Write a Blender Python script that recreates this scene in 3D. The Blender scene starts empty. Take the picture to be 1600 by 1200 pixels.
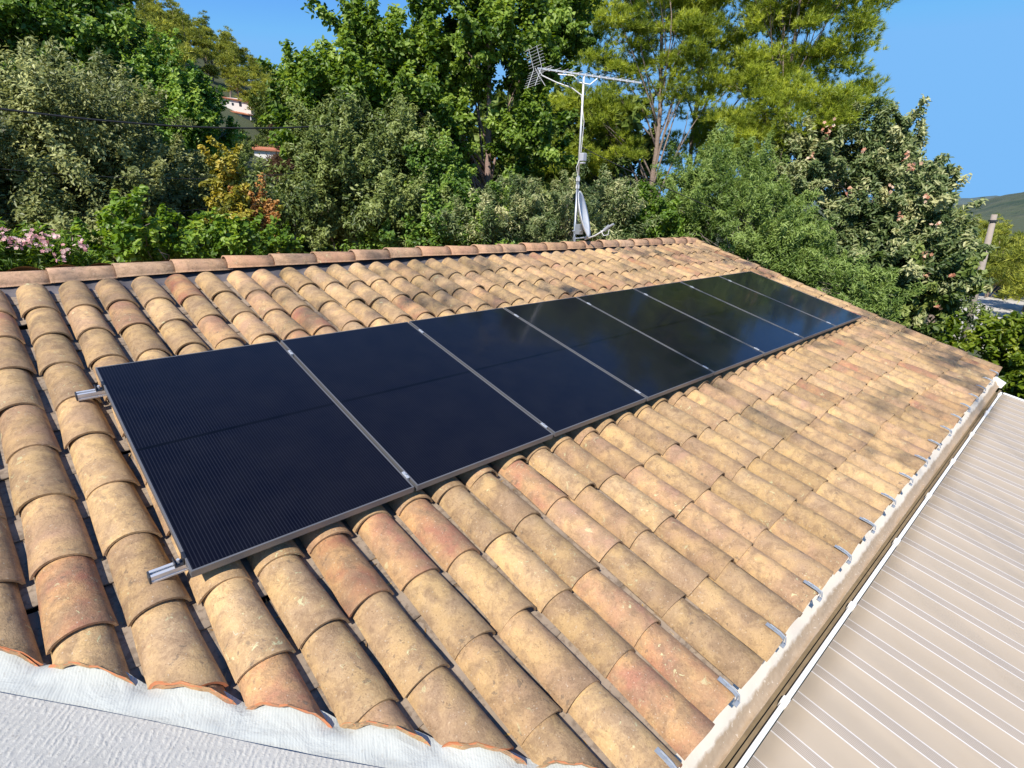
import bpy, math, random
import numpy as np
from mathutils import Vector, Matrix, Euler

R = math.radians
rng = np.random.default_rng(7)
random.seed(7)
scene = bpy.context.scene
col = scene.collection

# ------------------------------------------------------------------ camera, sky, sun
Z0 = 4.2                       # height of the top left corner of the solar array
TH = R(14.9236)                # roof slope
CT, ST = math.cos(TH), math.sin(TH)
F = 864.47
CAM = np.array([-0.39609, -4.16863, Z0 + 1.06933])
CR = np.array([0.72719, -0.68589, 0.02741])
CU = np.array([0.19915, 0.24902, 0.94780])
CB = np.array([-0.65691, -0.68377, 0.31768])
cd = bpy.data.cameras.new('camera')
cam = bpy.data.objects.new('camera', cd)
col.objects.link(cam)
cd.sensor_width = 36; cd.lens = 19.4506
cd.clip_start = 0.05; cd.clip_end = 20000
m = Matrix(((CR[0], CU[0], CB[0], CAM[0]), (CR[1], CU[1], CB[1], CAM[1]), (CR[2], CU[2], CB[2], CAM[2]), (0, 0, 0, 1)))
cam.matrix_world = m
scene.camera = cam

SUN = Vector((-0.80, -0.36, 0.93)).normalized()
world = bpy.data.worlds.new('World'); scene.world = world
world.use_nodes = True
wn = world.node_tree
sky = wn.nodes.new('ShaderNodeTexSky'); sky.sky_type = 'NISHITA'; sky.sun_disc = False
sky.sun_elevation = math.asin(SUN.z)
sky.sun_rotation = math.atan2(SUN.x, SUN.y)
sky.air_density = 0.75; sky.dust_density = 0.0; sky.ozone_density = 4.5; sky.altitude = 100
bg = wn.nodes['Background']; bg.inputs['Strength'].default_value = 0.15
hsv = wn.nodes.new('ShaderNodeHueSaturation'); hsv.inputs['Saturation'].default_value = 1.2; hsv.inputs['Hue'].default_value = .503
wn.links.new(sky.outputs[0], hsv.inputs['Color']); cap = wn.nodes.new('ShaderNodeMix'); cap.data_type = 'RGBA'; cap.blend_type = 'DARKEN'; cap.inputs[0].default_value = 1
cap.inputs[7].default_value = (.90, 2.2, 4.1, 1)
wn.links.new(hsv.outputs[0], cap.inputs[6]); wn.links.new(cap.outputs[2], bg.inputs['Color'])
sl = bpy.data.lights.new('sun', 'SUN'); sl.energy = 4.4; sl.angle = R(0.55); sl.color = (1, 0.93, 0.82)
so = bpy.data.objects.new('sun', sl); col.objects.link(so)
so.rotation_euler = SUN.to_track_quat('Z', 'Y').to_euler()
scene.view_settings.view_transform = 'Standard'
scene.view_settings.look = 'None'
scene.view_settings.exposure = 0.62
scene.view_settings.gamma = 1
scene.render.engine = 'CYCLES'
scene.cycles.max_bounces = 6
scene.cycles.transparent_max_bounces = 6

# ------------------------------------------------------------------ coordinates
def RP(u, v, n):
    """roof coordinates (along ridge, down the slope, into the roof) to world"""
    return (u, -v * CT + n * ST, -v * ST - n * CT + Z0)

def ray(px, py):
    d = CR * (px - 800) / F - CU * (py - 600) / F - CB
    return d

def at(px, py, dist):
    d = ray(px, py)
    return CAM + d * dist / math.hypot(d[0], d[1])

def atz(px, py, z):
    d = ray(px, py)
    return CAM + d * (z - CAM[2]) / d[2]

def sstep(a, b, x):
    t = np.clip((x - a) / (b - a), 0, 1)
    return t * t * (3 - 2 * t)

HX = [-3000, -400, 0, 150, 200, 290, 350, 425, 520, 700, 860, 950, 3000]
HE = [14, 15, 16.5, 17.0, 16.2, 14.2, 12.2, 10.4, 6.5, 3.5, 1.0, 0.1, 0]
def terrain(x, y):
    dx = np.asarray(x) - CAM[0]; dy = np.asarray(y) - CAM[1]
    d = np.hypot(dx, dy) + 1e-6
    fx, fy = -CB[0], -CB[1]
    fl = math.hypot(fx, fy); fx /= fl; fy /= fl
    fw = (dx * fx + dy * fy) / d; rt = (dx * fy - dy * fx) / d
    az = np.arctan2(rt, fw)
    px = 800 + 830 * np.tan(np.clip(az, -1.35, 1.35))
    e = np.radians(np.interp(px, HX, HE))
    back = sstep(0.2, -0.2, fw)
    h = np.tan(e) * 240 * np.clip((d - 25) / 215, 0, 1) ** 1.3 * (1 - back)
    h = h * (1 - 0.35 * sstep(260, 700, d))
    drop = sstep(900, 1300, px) * sstep(14, 70, d) * (1 - back)
    h = h - 4.5 * drop
    h = h + 0.5 * np.sin(x * 0.05 + 1.3) * np.cos(y * 0.043) * sstep(40, 120, d) * 2
    return h

# ------------------------------------------------------------------ mesh helpers
def tag(o, label=None, cat=None, group=None, kind=None):
    if label: o['label'] = label
    if cat: o['category'] = cat
    if group: o['group'] = group
    if kind: o['kind'] = kind
    return o

def empty(name, loc=(0, 0, 0), rot=(0, 0, 0), **k):
    o = bpy.data.objects.new(name, None); col.objects.link(o)
    o.location = loc; o.rotation_euler = rot
    o.empty_display_size = 0.1
    return tag(o, **k)

def npmesh(name, V, Fq, mat, parent=None, smooth=False, attr=None, midx=None, off=None, loc=(0, 0, 0)):
    """V (N,3); Fq (M,k) array of equal sized faces or list of such arrays"""
    V = np.asarray(V, dtype=np.float64)
    if off is not None: V = V - np.asarray(off)
    if not isinstance(Fq, list): Fq = [Fq]
    Fq = [np.asarray(f, dtype=np.int32) for f in Fq if len(f)]
    me = bpy.data.meshes.new(name)
    me.vertices.add(len(V)); me.vertices.foreach_set('co', V.astype(np.float32).ravel())
    tot = np.concatenate([np.full(len(f), f.shape[1], dtype=np.int32) for f in Fq])
    idx = np.concatenate([f.ravel() for f in Fq])
    me.loops.add(len(idx)); me.loops.foreach_set('vertex_index', idx)
    me.polygons.add(len(tot))
    st = np.concatenate([[0], np.cumsum(tot)[:-1]]).astype(np.int32)
    me.polygons.foreach_set('loop_start', st)
    me.polygons.foreach_set('loop_total', tot)
    if smooth: me.polygons.foreach_set('use_smooth', np.ones(len(tot), dtype=bool))
    if midx is not None: me.polygons.foreach_set('material_index', np.asarray(midx, dtype=np.int32))
    if attr:
        for an, arr in attr.items():
            if arr.ndim == 1:
                a = me.attributes.new(an, 'FLOAT', 'POINT'); a.data.foreach_set('value', arr.astype(np.float32))
            else:
                a = me.attributes.new(an, 'FLOAT_COLOR', 'POINT'); a.data.foreach_set('color', arr.astype(np.float32).ravel())
    for mm in (mat if isinstance(mat, (list, tuple)) else [mat]): me.materials.append(mm)
    me.update(calc_edges=True)
    me.validate()
    o = bpy.data.objects.new(name, me); col.objects.link(o)
    o.location = loc
    if parent: o.parent = parent
    return o

class MB:
    """collects simple shapes and links them as ONE mesh object"""
    def __init__(s): s.v = []; s.f = []; s.m = []
    def add(s, vs, fs, mi=0):
        b = len(s.v); s.v += [tuple(v) for v in vs]
        s.f += [tuple(b + i for i in f) for f in fs]; s.m += [mi] * len(fs)
    def box(s, x0, x1, y0, y1, z0, z1, mi=0, M=None):
        vs = [(x, y, z) for x in (x0, x1) for y in (y0, y1) for z in (z0, z1)]
        if M is not None: vs = [tuple(M @ Vector(v)) for v in vs]
        s.add(vs, [(0, 1, 3, 2), (4, 6, 7, 5), (0, 4, 5, 1), (2, 3, 7, 6), (0, 2, 6, 4), (1, 5, 7, 3)], mi)
    def tube(s, pts, rad, n=8, mi=0, cap=True):
        pts = [Vector(p) for p in pts]
        if not isinstance(rad, (list, tuple)): rad = [rad] * len(pts)
        rings = []; up = None
        for i, p in enumerate(pts):
            t = (pts[min(i + 1, len(pts) - 1)] - pts[max(i - 1, 0)])
            if t.length < 1e-9: t = Vector((0, 0, 1))
            t.normalize()
            if up is None:
                up = Vector((0, 0, 1)) if abs(t.z) < 0.9 else Vector((1, 0, 0))
            a = t.cross(up)
            if a.length < 1e-4: a = t.cross(Vector((0, 1, 0)))
            a.normalize(); b = t.cross(a).normalized(); up = a.cross(t).normalized() if False else up
            rings.append([p + (a * math.cos(2 * math.pi * k / n) + b * math.sin(2 * math.pi * k / n)) * rad[i] for k in range(n)])
        vs = [v for r in rings for v in r]; fs = []
        for i in range(len(pts) - 1):
            for k in range(n):
                k2 = (k + 1) % n
                fs.append((i * n + k, i * n + k2, (i + 1) * n + k2, (i + 1) * n + k))
        if cap:
            fs.append(tuple(range(n))[::-1]); fs.append(tuple((len(pts) - 1) * n + k for k in range(n)))
        s.add(vs, fs, mi)
    def prism(s, prof, x0, x1, mi=0, axis='x', cap=True):
        """profile of (a,b) swept along the axis"""
        n = len(prof); vs = []
        for x in (x0, x1):
            for a, b in prof: vs.append((x, a, b))
        fs = [(k, (k + 1) % n, n + (k + 1) % n, n + k) for k in range(n)]
        if cap: fs += [tuple(range(n))[::-1], tuple(range(n, 2 * n))]
        s.add(vs, fs, mi)
    def build(s, name, mat, parent=None, smooth=False, bevel=0, off=None, angle=None):
        me = bpy.data.meshes.new(name)
        vs = s.v if off is None else [(v[0] - off[0], v[1] - off[1], v[2] - off[2]) for v in s.v]
        me.from_pydata(vs, [], s.f)
        for mm in (mat if isinstance(mat, (list, tuple)) else [mat]): me.materials.append(mm)
        me.polygons.foreach_set('material_index', s.m)
        if smooth: me.polygons.foreach_set('use_smooth', [True] * len(me.polygons))
        me.update(); me.validate()
        o = bpy.data.objects.new(name, me); col.objects.link(o)
        if parent: o.parent = parent
        if bevel:
            b = o.modifiers.new('bevel', 'BEVEL'); b.width = bevel; b.segments = 2; b.limit_method = 'ANGLE'
        if smooth and angle:
            try: me.set_sharp_from_angle(angle=angle)
            except Exception: pass
        return o

# ------------------------------------------------------------------ material helpers
class NT:
    def __init__(s, name):
        s.mat = bpy.data.materials.new(name); s.mat.use_nodes = True
        s.t = s.mat.node_tree; s.p = s.t.nodes['Principled BSDF']; s.out = s.t.nodes['Material Output']
    def n(s, typ, **kw):
        nd = s.t.nodes.new(typ)
        for k, v in kw.items():
            if k == 'ins':
                for a, b in v.items(): s.set(nd.inputs[a], b)
            else: setattr(nd, k, v)
        return nd
    def set(s, sock, val):
        if hasattr(val, 'node') or isinstance(val, bpy.types.NodeSocket): s.t.links.new(val, sock)
        else: sock.default_value = val
    def math(s, op, a, b=None, c=None, clamp=False):
        nd = s.t.nodes.new('ShaderNodeMath'); nd.operation = op; nd.use_clamp = clamp
        s.set(nd.inputs[0], a)
        if b is not None: s.set(nd.inputs[1], b)
        if c is not None: s.set(nd.inputs[2], c)
        return nd.outputs[0]
    def mix(s, fac, a, b, typ='MIX'):
        nd = s.t.nodes.new('ShaderNodeMix'); nd.data_type = 'RGBA'; nd.blend_type = typ
        s.set(nd.inputs[0], fac)
        s.set(nd.inputs[6], a if not isinstance(a, tuple) else (*a, 1)[:4])
        s.set(nd.inputs[7], b if not isinstance(b, tuple) else (*b, 1)[:4])
        return nd.outputs[2]
    def noise(s, vec, scale, detail=3, rough=0.55, dist=0.0, out=0):
        nd = s.t.nodes.new('ShaderNodeTexNoise'); s.set(nd.inputs['Vector'], vec)
        nd.inputs['Scale'].default_value = scale; nd.inputs['Detail'].default_value = detail
        nd.inputs['Roughness'].default_value = rough; nd.inputs['Distortion'].default_value = dist
        return nd.outputs[out]
    def ramp(s, fac, stops, interp='LINEAR'):
        nd = s.t.nodes.new('ShaderNodeValToRGB'); cr = nd.color_ramp; cr.interpolation = interp
        while len(cr.elements) < len(stops): cr.elements.new(0.5)
        for e, (p, c) in zip(cr.elements, stops):
            e.position = p; e.color = (*c, 1) if isinstance(c, tuple) else (c, c, c, 1)
        s.set(nd.inputs[0], fac); return nd.outputs[0]
    def obj(s): return s.n('ShaderNodeTexCoord').outputs['Object']
    def pos(s): return s.n('ShaderNodeNewGeometry').outputs['Position']
    def sep(s, v):
        nd = s.n('ShaderNodeSeparateXYZ'); s.set(nd.inputs[0], v); return nd.outputs
    def bump(s, h, strength=0.3, dist=0.01):
        nd = s.n('ShaderNodeBump'); s.set(nd.inputs['Height'], h)
        nd.inputs['Strength'].default_value = strength; nd.inputs['Distance'].default_value = dist
        s.t.links.new(nd.outputs[0], s.p.inputs['Normal']); return nd.outputs[0]
    def base(s, c): s.set(s.p.inputs['Base Color'], (*c, 1) if isinstance(c, tuple) else c)
    def rough(s, v): s.set(s.p.inputs['Roughness'], v)
    def metal(s, v): s.p.inputs['Metallic'].default_value = v

def simple(name, c, rough=0.5, metal=0.0, var=0.12, scale=8, bump=0.0, bscale=60, bdist=0.002):
    k = NT(name); v = k.obj()
    nz = k.noise(v, scale, 4)
    lo = tuple(x * (1 - var) for x in c); hi = tuple(min(1, x * (1 + var)) for x in c)
    k.base(k.mix(nz, lo, hi)); k.rough(rough); k.metal(metal)
    if bump: k.bump(k.noise(v, bscale, 3), bump, bdist)
    return k.mat

# ---- clay tiles
def tile_material(name, ridge=False):
    k = NT(name); P = k.pos()
    a = k.n('ShaderNodeAttribute', attribute_name='tc')
    r, g, b = k.sep(a.outputs['Color'])[0:3]
    s = a.outputs['Alpha']                       # 0 top .. 1 bottom of the tile
    seed = k.n('ShaderNodeVectorMath', operation='SCALE'); k.set(seed.inputs[0], a.outputs['Color']); seed.inputs['Scale'].default_value = 37.0
    vv = k.n('ShaderNodeVectorMath', operation='ADD'); k.set(vv.inputs[0], P); k.set(vv.inputs[1], seed.outputs[0])
    V = vv.outputs[0]
    if ridge:
        stops = [(0, (.50, .315, .205)), (.35, (.55, .36, .25)), (.6, (.46, .27, .18)), (.85, (.56, .39, .27)), (1, (.44, .23, .15))]
    else:
        stops = [(0, (.50, .35, .20)), (.22, (.45, .32, .19)), (.42, (.51, .37, .225)), (.6, (.40, .285, .185)), (.76, (.47, .315, .20)), (.88, (.43, .28, .19)), (.955, (.40, .205, .14)), (1, (.36, .155, .105))]
    c = k.ramp(r, stops)
    big = k.noise(V, 5.5, 3, .5)
    yel = k.ramp(big, [(.36, 0.0), (.60, 1.0)])
    c = k.mix(k.math('MULTIPLY', yel, .2 if ridge else .6), c, (.66, .46, .22))
    gry = k.ramp(k.noise(V, 8.0, 5, .65, .5, 0), [(.44, 0.0), (.60, 1.0)])
    c = k.mix(k.math('MULTIPLY', gry, .3 if ridge else .62), c, (.31, .215, .14))
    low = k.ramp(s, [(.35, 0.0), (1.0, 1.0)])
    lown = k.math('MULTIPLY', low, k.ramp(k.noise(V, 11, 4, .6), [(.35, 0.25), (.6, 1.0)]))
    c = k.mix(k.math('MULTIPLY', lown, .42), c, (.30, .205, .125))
    # bands left by running water
    st = k.ramp(k.noise(V, 16, 6, .7, .8), [(.50, 0.0), (.60, 1.0)])
    c = k.mix(k.math('MULTIPLY', st, .40), c, (.20, .135, .085))
    # fine scratched grain
    gr = k.n('ShaderNodeTexNoise'); k.set(gr.inputs['Vector'], V); gr.inputs['Scale'].default_value = 55; gr.inputs['Detail'].default_value = 3; gr.inputs['Distortion'].default_value = 1.8
    c = k.mix(k.ramp(gr.outputs[0], [(.33, .20), (.52, 0.0)]), c, (.22, .15, .095))
    c = k.mix(k.ramp(gr.outputs[0], [(.55, 0.0), (.75, .24)]), c, (.70, .54, .34))
    # dark pits and specks
    pit = k.ramp(k.noise(V, 130, 2, .5), [(.64, 0.0), (.70, 1.0)])
    c = k.mix(k.math('MULTIPLY', pit, .5), c, (.13, .08, .05))
    sp = k.ramp(k.noise(V, 80, 2, .5), [(.68, 0.0), (.73, 1.0)])
    c = k.mix(k.math('MULTIPLY', sp, .4), c, (.66, .60, .50))
    # soot coloured blotches, and moss, and pale lichen
    bl = k.math('MULTIPLY', k.ramp(k.noise(P, 26, 3, .6, .4), [(.63, 0.0), (.67, 1.0)]), k.ramp(k.noise(P, 3.1, 2), [(.45, 0.0), (.58, 1.0)]))
    c = k.mix(k.math('MULTIPLY', bl, .6), c, (.15, .12, .09))
    li = k.math('MULTIPLY', k.ramp(k.noise(P, 22, 5, .65, .8), [(.63, 0.0), (.66, 1.0)]), k.ramp(k.noise(P, 1.9, 2), [(.50, 0.0), (.58, 1.0)]))
    c = k.mix(k.math('MULTIPLY', li, .8), c, (.56, .55, .33))
    # brightness per tile
    br = k.math('MULTIPLY_ADD', g, .32, .80)
    hv = k.n('ShaderNodeHueSaturation'); k.set(hv.inputs['Color'], c); k.set(hv.inputs['Value'], br)
    hv.inputs['Saturation'].default_value = 1.09; hv.inputs['Hue'].default_value = .497
    k.base(hv.outputs[0]); k.rough(.82); k.p.inputs['Specular IOR Level'].default_value = .25
    wv = k.n('ShaderNodeTexNoise'); k.set(wv.inputs['Vector'], V); wv.inputs['Scale'].default_value = 42; wv.inputs['Detail'].default_value = 1.5; wv.inputs['Distortion'].default_value = 2.6
    rid = k.math('ABSOLUTE', k.math('SUBTRACT', wv.outputs[0], .5))
    rid = k.ramp(rid, [(0.0, 0.0), (.05, 1.0)])
    h = k.math('ADD', k.math('MULTIPLY', rid, .35), k.math('ADD', k.math('MULTIPLY', k.noise(V, 120, 4, .6), .8), k.math('MULTIPLY', k.noise(V, 18, 3), 1.6)))
    k.bump(h, .55, .0045)
    return k.mat

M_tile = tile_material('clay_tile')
M_ridge = tile_material('ridge_clay', True)
M_cut = simple('cut_clay', (.58, .21, .09), .85, var=.2, scale=40, bump=.3)
M_pan = None
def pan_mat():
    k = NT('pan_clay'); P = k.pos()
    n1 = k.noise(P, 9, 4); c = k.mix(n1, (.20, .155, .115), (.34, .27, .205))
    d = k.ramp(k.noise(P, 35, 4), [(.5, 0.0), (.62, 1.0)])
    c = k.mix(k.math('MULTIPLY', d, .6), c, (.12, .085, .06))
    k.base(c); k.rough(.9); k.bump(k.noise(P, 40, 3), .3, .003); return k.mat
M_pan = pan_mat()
M_black = simple('black_underlay', (.03, .028, .026), .9)
M_lead = simple('lead_flashing', (.16, .145, .15), .55, .35, var=.3, scale=12, bump=.5, bscale=14, bdist=.01)
M_alu = simple('bright_aluminium', (.72, .73, .75), .45, .6, var=.05)
M_steel = simple('galvanised_steel', (.34, .37, .41), .5, .3, var=.2, scale=60)
M_blackplastic = simple('black_plastic', (.035, .038, .045), .5)
M_rubber = simple('dark_anodised', (.07, .075, .085), .38, .7, var=.1)
def frame_mat():
    k = NT('anodised_frame'); v = k.obj()
    w = k.n('ShaderNodeTexNoise'); mp = k.n('ShaderNodeMapping'); k.set(mp.inputs[0], v); mp.inputs['Scale'].default_value = (2, 2, 260)
    k.set(w.inputs['Vector'], mp.outputs[0]); w.inputs['Scale'].default_value = 1
    k.base(k.mix(w.outputs[0], (.13, .13, .14), (.20, .20, .205))); k.rough(.45); k.metal(.35); return k.mat
M_frame = frame_mat()
PW, PL, PITCH = 1.134, 1.8712, 1.154
def glass_mat():
    k = NT('solar_cells'); x, y, z = k.sep(k.obj())
    # thin wires along the slope, twelve to a cell; six cells across
    cw = (PW - .036) / 6
    fx = k.math('DIVIDE', k.math('SUBTRACT', x, .018), cw)
    ff = k.math('FRACT', fx)
    wire = k.math('ABSOLUTE', k.math('SUBTRACT', k.math('FRACT', k.math('MULTIPLY', ff, 12)), .5))
    wire = k.ramp(wire, [(.0, 1.0), (.10, .85), (.17, 0.0)])
    gap = k.ramp(k.math('ABSOLUTE', k.math('SUBTRACT', ff, .5)), [(.484, 0.0), (.490, 1.0)])
    ch = (PL / 2 - .03) / 10
    fy = k.math('FRACT', k.math('DIVIDE', k.math('SUBTRACT', k.math('ABSOLUTE', k.math('ADD', y, PL / 2)), .012), ch))
    gy = k.ramp(k.math('ABSOLUTE', k.math('SUBTRACT', fy, .5)), [(.482, 0.0), (.492, 1.0)])
    mid = k.math('LESS_THAN', k.math('ABSOLUTE', k.math('ADD', y, PL / 2)), .010)
    c = k.mix(k.math('MULTIPLY', wire, .75), (.0022, .0022, .0060), (.018, .019, .027))
    c = k.mix(k.math('MULTIPLY', k.math('MAXIMUM', gap, k.math('MULTIPLY', gy, .45)), .85), c, (.002, .002, .004))
    c = k.mix(mid, c, (.0015, .0015, .0025))
    dust = k.ramp(k.noise(k.obj(), 5, 5, .6), [(.3, 0.0), (.9, 1.0)])
    c = k.mix(k.math('MULTIPLY', dust, .025), c, (.20, .19, .18))
    k.base(c); k.rough(.32)
    k.p.inputs['Specular IOR Level'].default_value = .06
    k.p.inputs['Coat Weight'].default_value = .62; k.p.inputs['Coat Roughness'].default_value = .09; k.p.inputs['Coat IOR'].default_value = 1.34
    return k.mat
M_cells = glass_mat()
def gutter_mat():
    k = NT('cream_gutter'); P = k.pos(); x, y, z = k.sep(P)
    n1 = k.noise(P, 6, 5, .6)
    c = k.mix(n1, (.62, .54, .44), (.72, .66, .56))
    # dry mud left along the floor, with its own ragged edge
    e = k.math('ADD', k.math('MULTIPLY', k.noise(P, 14, 6, .7), .035), k.math('MULTIPLY', k.noise(P, 2.2, 3), .03))
    ye = -3.69 * CT + .30 * ST
    d = k.math('SUBTRACT', k.math('SUBTRACT', ye + .040, e), y)   # positive towards the lip
    f = k.ramp(k.math('MULTIPLY', d, 30), [(.0, 0.0), (.35, 1.0)])
    mud = k.mix(k.noise(P, 40, 5), (.27, .18, .10), (.46, .34, .22))
    c = k.mix(k.math('MULTIPLY', f, .9), c, mud)
    sp = k.ramp(k.noise(P, 60, 3), [(.64, 0.0), (.7, 1.0)])
    c = k.mix(k.math('MULTIPLY', sp, .5), c, (.85, .76, .62))
    k.base(c); k.rough(.55); k.bump(k.noise(P, 25, 5), .4, .006); return k.mat
M_gutter = gutter_mat()
def awning_mat():
    k = NT('striped_sheet'); x, y, z = k.sep(k.obj())
    per = .263
    t = k.math('FRACT', k.math('DIVIDE', x, per))
    c = (.47, .42, .365)
    base = k.mix(k.noise(k.obj(), 3, 4), (.43, .35, .255), (.48, .395, .295))
    def band(lo, hi):
        return k.math('MULTIPLY', k.math('GREATER_THAN', t, lo), k.math('LESS_THAN', t, hi))
    grey = k.mix(k.math('LESS_THAN', k.math('FRACT', k.math('MULTIPLY', t, 27.0)), .45), (.44, .375, .305), (.34, .285, .23))
    c = k.mix(band(.0, .29), base, grey)
    wh = k.math('ADD', band(.0, .030), band(.27, .300))
    c = k.mix(wh, c, (.66, .62, .57))
    st = k.ramp(k.noise(k.obj(), 9, 4), [(.55, 0.0), (.75, 1.0)])
    c = k.mix(k.math('MULTIPLY', st, .22), c, (.42, .33, .22))
    k.base(c); k.rough(.6)
    k.bump(k.noise(k.obj(), 220, 2), .12, .001)
    return k.mat
M_awn = awning_mat()
M_white = simple('white_paint', (.80, .79, .77), .5, var=.06)
def ribs(k, P, ang, per, wob):
    x, y, z = k.sep(P)
    q = k.math('ADD', k.math('MULTIPLY', x, -math.sin(R(ang))), k.math('MULTIPLY', y, math.cos(R(ang))))
    q = k.math('ADD', q, k.math('MULTIPLY', k.noise(P, 14, 4, .6), wob))
    return k.math('SINE', k.math('MULTIPLY', q, 2 * math.pi / per))
def membrane_mat():
    k = NT('membrane'); P = k.obj()
    rb = k.math('MULTIPLY', k.math('ADD', ribs(k, P, 52, .021, .05), 1.0), .5)
    brk = k.ramp(k.noise(P, 30, 3, .6), [(.38, 0.15), (.58, 1.0)])
    rb = k.math('MULTIPLY', rb, brk)
    fine = k.noise(P, 190, 3, .6)
    c = k.mix(k.noise(P, 5, 4), (.50, .485, .435), (.57, .555, .505))
    c = k.mix(k.math('MULTIPLY', k.ramp(rb, [(.0, 1.0), (.35, 0.0)]), .22), c, (.34, .335, .32))
    c = k.mix(k.ramp(k.noise(P, 60, 2), [(.66, 0.0), (.72, .5)]), c, (.36, .33, .28))
    c = k.mix(k.math('MULTIPLY', k.ramp(k.noise(P, 1.3, 5, .6), [(.5, 0.0), (.7, 1.0)]), .35), c, (.40, .385, .34))
    k.base(c); k.rough(.85); k.p.inputs['Specular IOR Level'].default_value = .2
    k.bump(k.math('ADD', k.math('MULTIPLY', rb, 1.0), k.math('MULTIPLY', fine, .5)), .5, .004); return k.mat
M_memb = membrane_mat()
def membrane_lip_mat():
    k = NT('membrane_lip'); P = k.obj()
    rb = k.math('MULTIPLY', k.math('ADD', ribs(k, P, 62, .011, .012), 1.0), .5)
    c = k.mix(rb, (.40, .42, .405), (.445, .465, .445))
    fold = k.noise(P, 7, 5, .6, .6)
    c = k.mix(k.ramp(k.noise(P, 38, 4, .65), [(.62, 0.0), (.74, .55)]), c, (.27, .25, .22))
    k.base(c); k.rough(.8); k.p.inputs['Specular IOR Level'].default_value = .2
    k.bump(k.math('ADD', k.math('MULTIPLY', rb, .025), k.math('MULTIPLY', fold, 1.4)), .9, .014); return k.mat
M_lip = membrane_lip_mat()
M_wall = simple('rendered_wall', (.62, .52, .40), .9, var=.1, bump=.3)
M_bark = simple('grey_bark', (.20, .165, .14), .9, var=.45, scale=9, bump=.7, bscale=22, bdist=.02)
M_pinebark = simple('pine_bark', (.25, .19, .155), .9, var=.45, scale=7, bump=.8, bscale=16, bdist=.03)
M_twig = simple('twig_bark', (.14, .115, .08), .9, var=.3)

def leaf_mat(name, dark, mid, light, trans=.30, rough=.42, obvar=.0, spec=.35):
    k = NT(name)
    a = k.n('ShaderNodeAttribute', attribute_name='tint').outputs['Fac']
    if obvar:
        oi = k.n('ShaderNodeObjectInfo').outputs['Random']
        a = k.math('ADD', a, k.math('MULTIPLY', k.math('SUBTRACT', oi, .5), obvar), clamp=True)
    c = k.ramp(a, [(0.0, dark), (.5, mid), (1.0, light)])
    k.base(c); k.rough(rough); k.p.inputs['Specular IOR Level'].default_value = spec
    tr = k.n('ShaderNodeBsdfTranslucent')
    hs = k.n('ShaderNodeHueSaturation'); k.set(hs.inputs['Color'], c); hs.inputs['Value'].default_value = 1.5; hs.inputs['Hue'].default_value = .485; hs.inputs['Saturation'].default_value = 1.1
    k.t.links.new(hs.outputs[0], tr.inputs['Color'])
    mx = k.n('ShaderNodeMixShader'); mx.inputs[0].default_value = trans
    k.t.links.new(k.p.outputs[0], mx.inputs[1]); k.t.links.new(tr.outputs[0], mx.inputs[2])
    k.t.links.new(mx.outputs[0], k.out.inputs['Surface'])
    return k.mat

# ------------------------------------------------------------------ ground and hills
def ground_mat():
    k = NT('dry_ground'); P = k.pos()
    n1 = k.noise(P, .25, 5, .6)
    c = k.mix(n1, (.045, .062, .022), (.10, .105, .045))
    c = k.mix(k.ramp(k.noise(P, 1.7, 4), [(.45, 0.0), (.6, 1.0)]), c, (.06, .075, .025))
    k.base(c); k.rough(.95); k.bump(k.noise(P, 3, 5), .6, .2); return k.mat
rr = np.concatenate([[0.5], np.geomspace(2, 9000, 120)])
aa = np.linspace(0, 2 * np.pi, 181)[:-1]
RR, AA = np.meshgrid(rr, aa, indexing='ij')
gx = CAM[0] + RR * np.cos(AA); gy = CAM[1] + RR * np.sin(AA)
gz = terrain(gx, gy)
V = np.stack([gx, gy, gz], -1).reshape(-1, 3)
nr, na = RR.shape
i0 = (np.arange(nr - 1)[:, None] * na + np.arange(na)[None]).ravel()
i1 = (np.arange(nr - 1)[:, None] * na + (np.arange(na)[None] + 1) % na).ravel()
npmesh('ground', V, np.stack([i0, i0 + na, i1 + na, i1], 1), ground_mat(), smooth=True)['kind'] = 'structure'

def far_hill(px0, px1, dist, tops, name, c1, c2, depth=900):
    """a ridge of hills: px positions give bearings, tops = list of (px, degrees)"""
    k = NT(name + '_scrub'); P = k.pos()
    c = k.mix(k.ramp(k.noise(P, .010, 8, .7), [(.35, 0.0), (.65, 1.0)]), c1, c2)
    k.base(c); k.rough(1.0); k.bump(k.noise(P, .02, 6), 1.0, 20)
    n = 90; rows = [-1.0, -.8, -.6, -.4, -.2, 0, .3, .7, 1]; Vs = []
    for j, s in enumerate(rows):
        for i in range(n):
            px = px0 + (px1 - px0) * i / (n - 1)
            d = ray(px, 330); d = d / math.hypot(d[0], d[1])
            h = math.tan(R(np.interp(px, [t[0] for t in tops], [t[1] for t in tops]))) * dist
            h *= (1 + .10 * math.sin(i * .7 + dist) + .06 * math.sin(i * 1.9)) 
            hh = h * max(0, 1 - s * s) ** .8 * (1 + .12 * math.sin(i * .5 + j * 2.1) * abs(s))
            p = CAM + d * (dist + s * depth)
            Vs.append((p[0], p[1], -25 + hh + 25 * (1 - abs(s))))
    Fs = [(j * n + i, j * n + i + 1, (j + 1) * n + i + 1, (j + 1) * n + i) for j in range(len(rows) - 1) for i in range(n - 1)]
    o = npmesh(name, np.array(Vs), np.array(Fs), k.mat, smooth=True); o['kind'] = 'structure'
    return o
far_hill(1150, 3200, 2300, [(1150, .1), (1400, .3), (1470, .5), (1520, .9), (1580, 1.5), (1620, 1.75), (1800, 2.0), (2600, 1.5), (3200, 1.2)], 'hill', (.030, .055, .028), (.085, .095, .055), 700)
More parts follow.
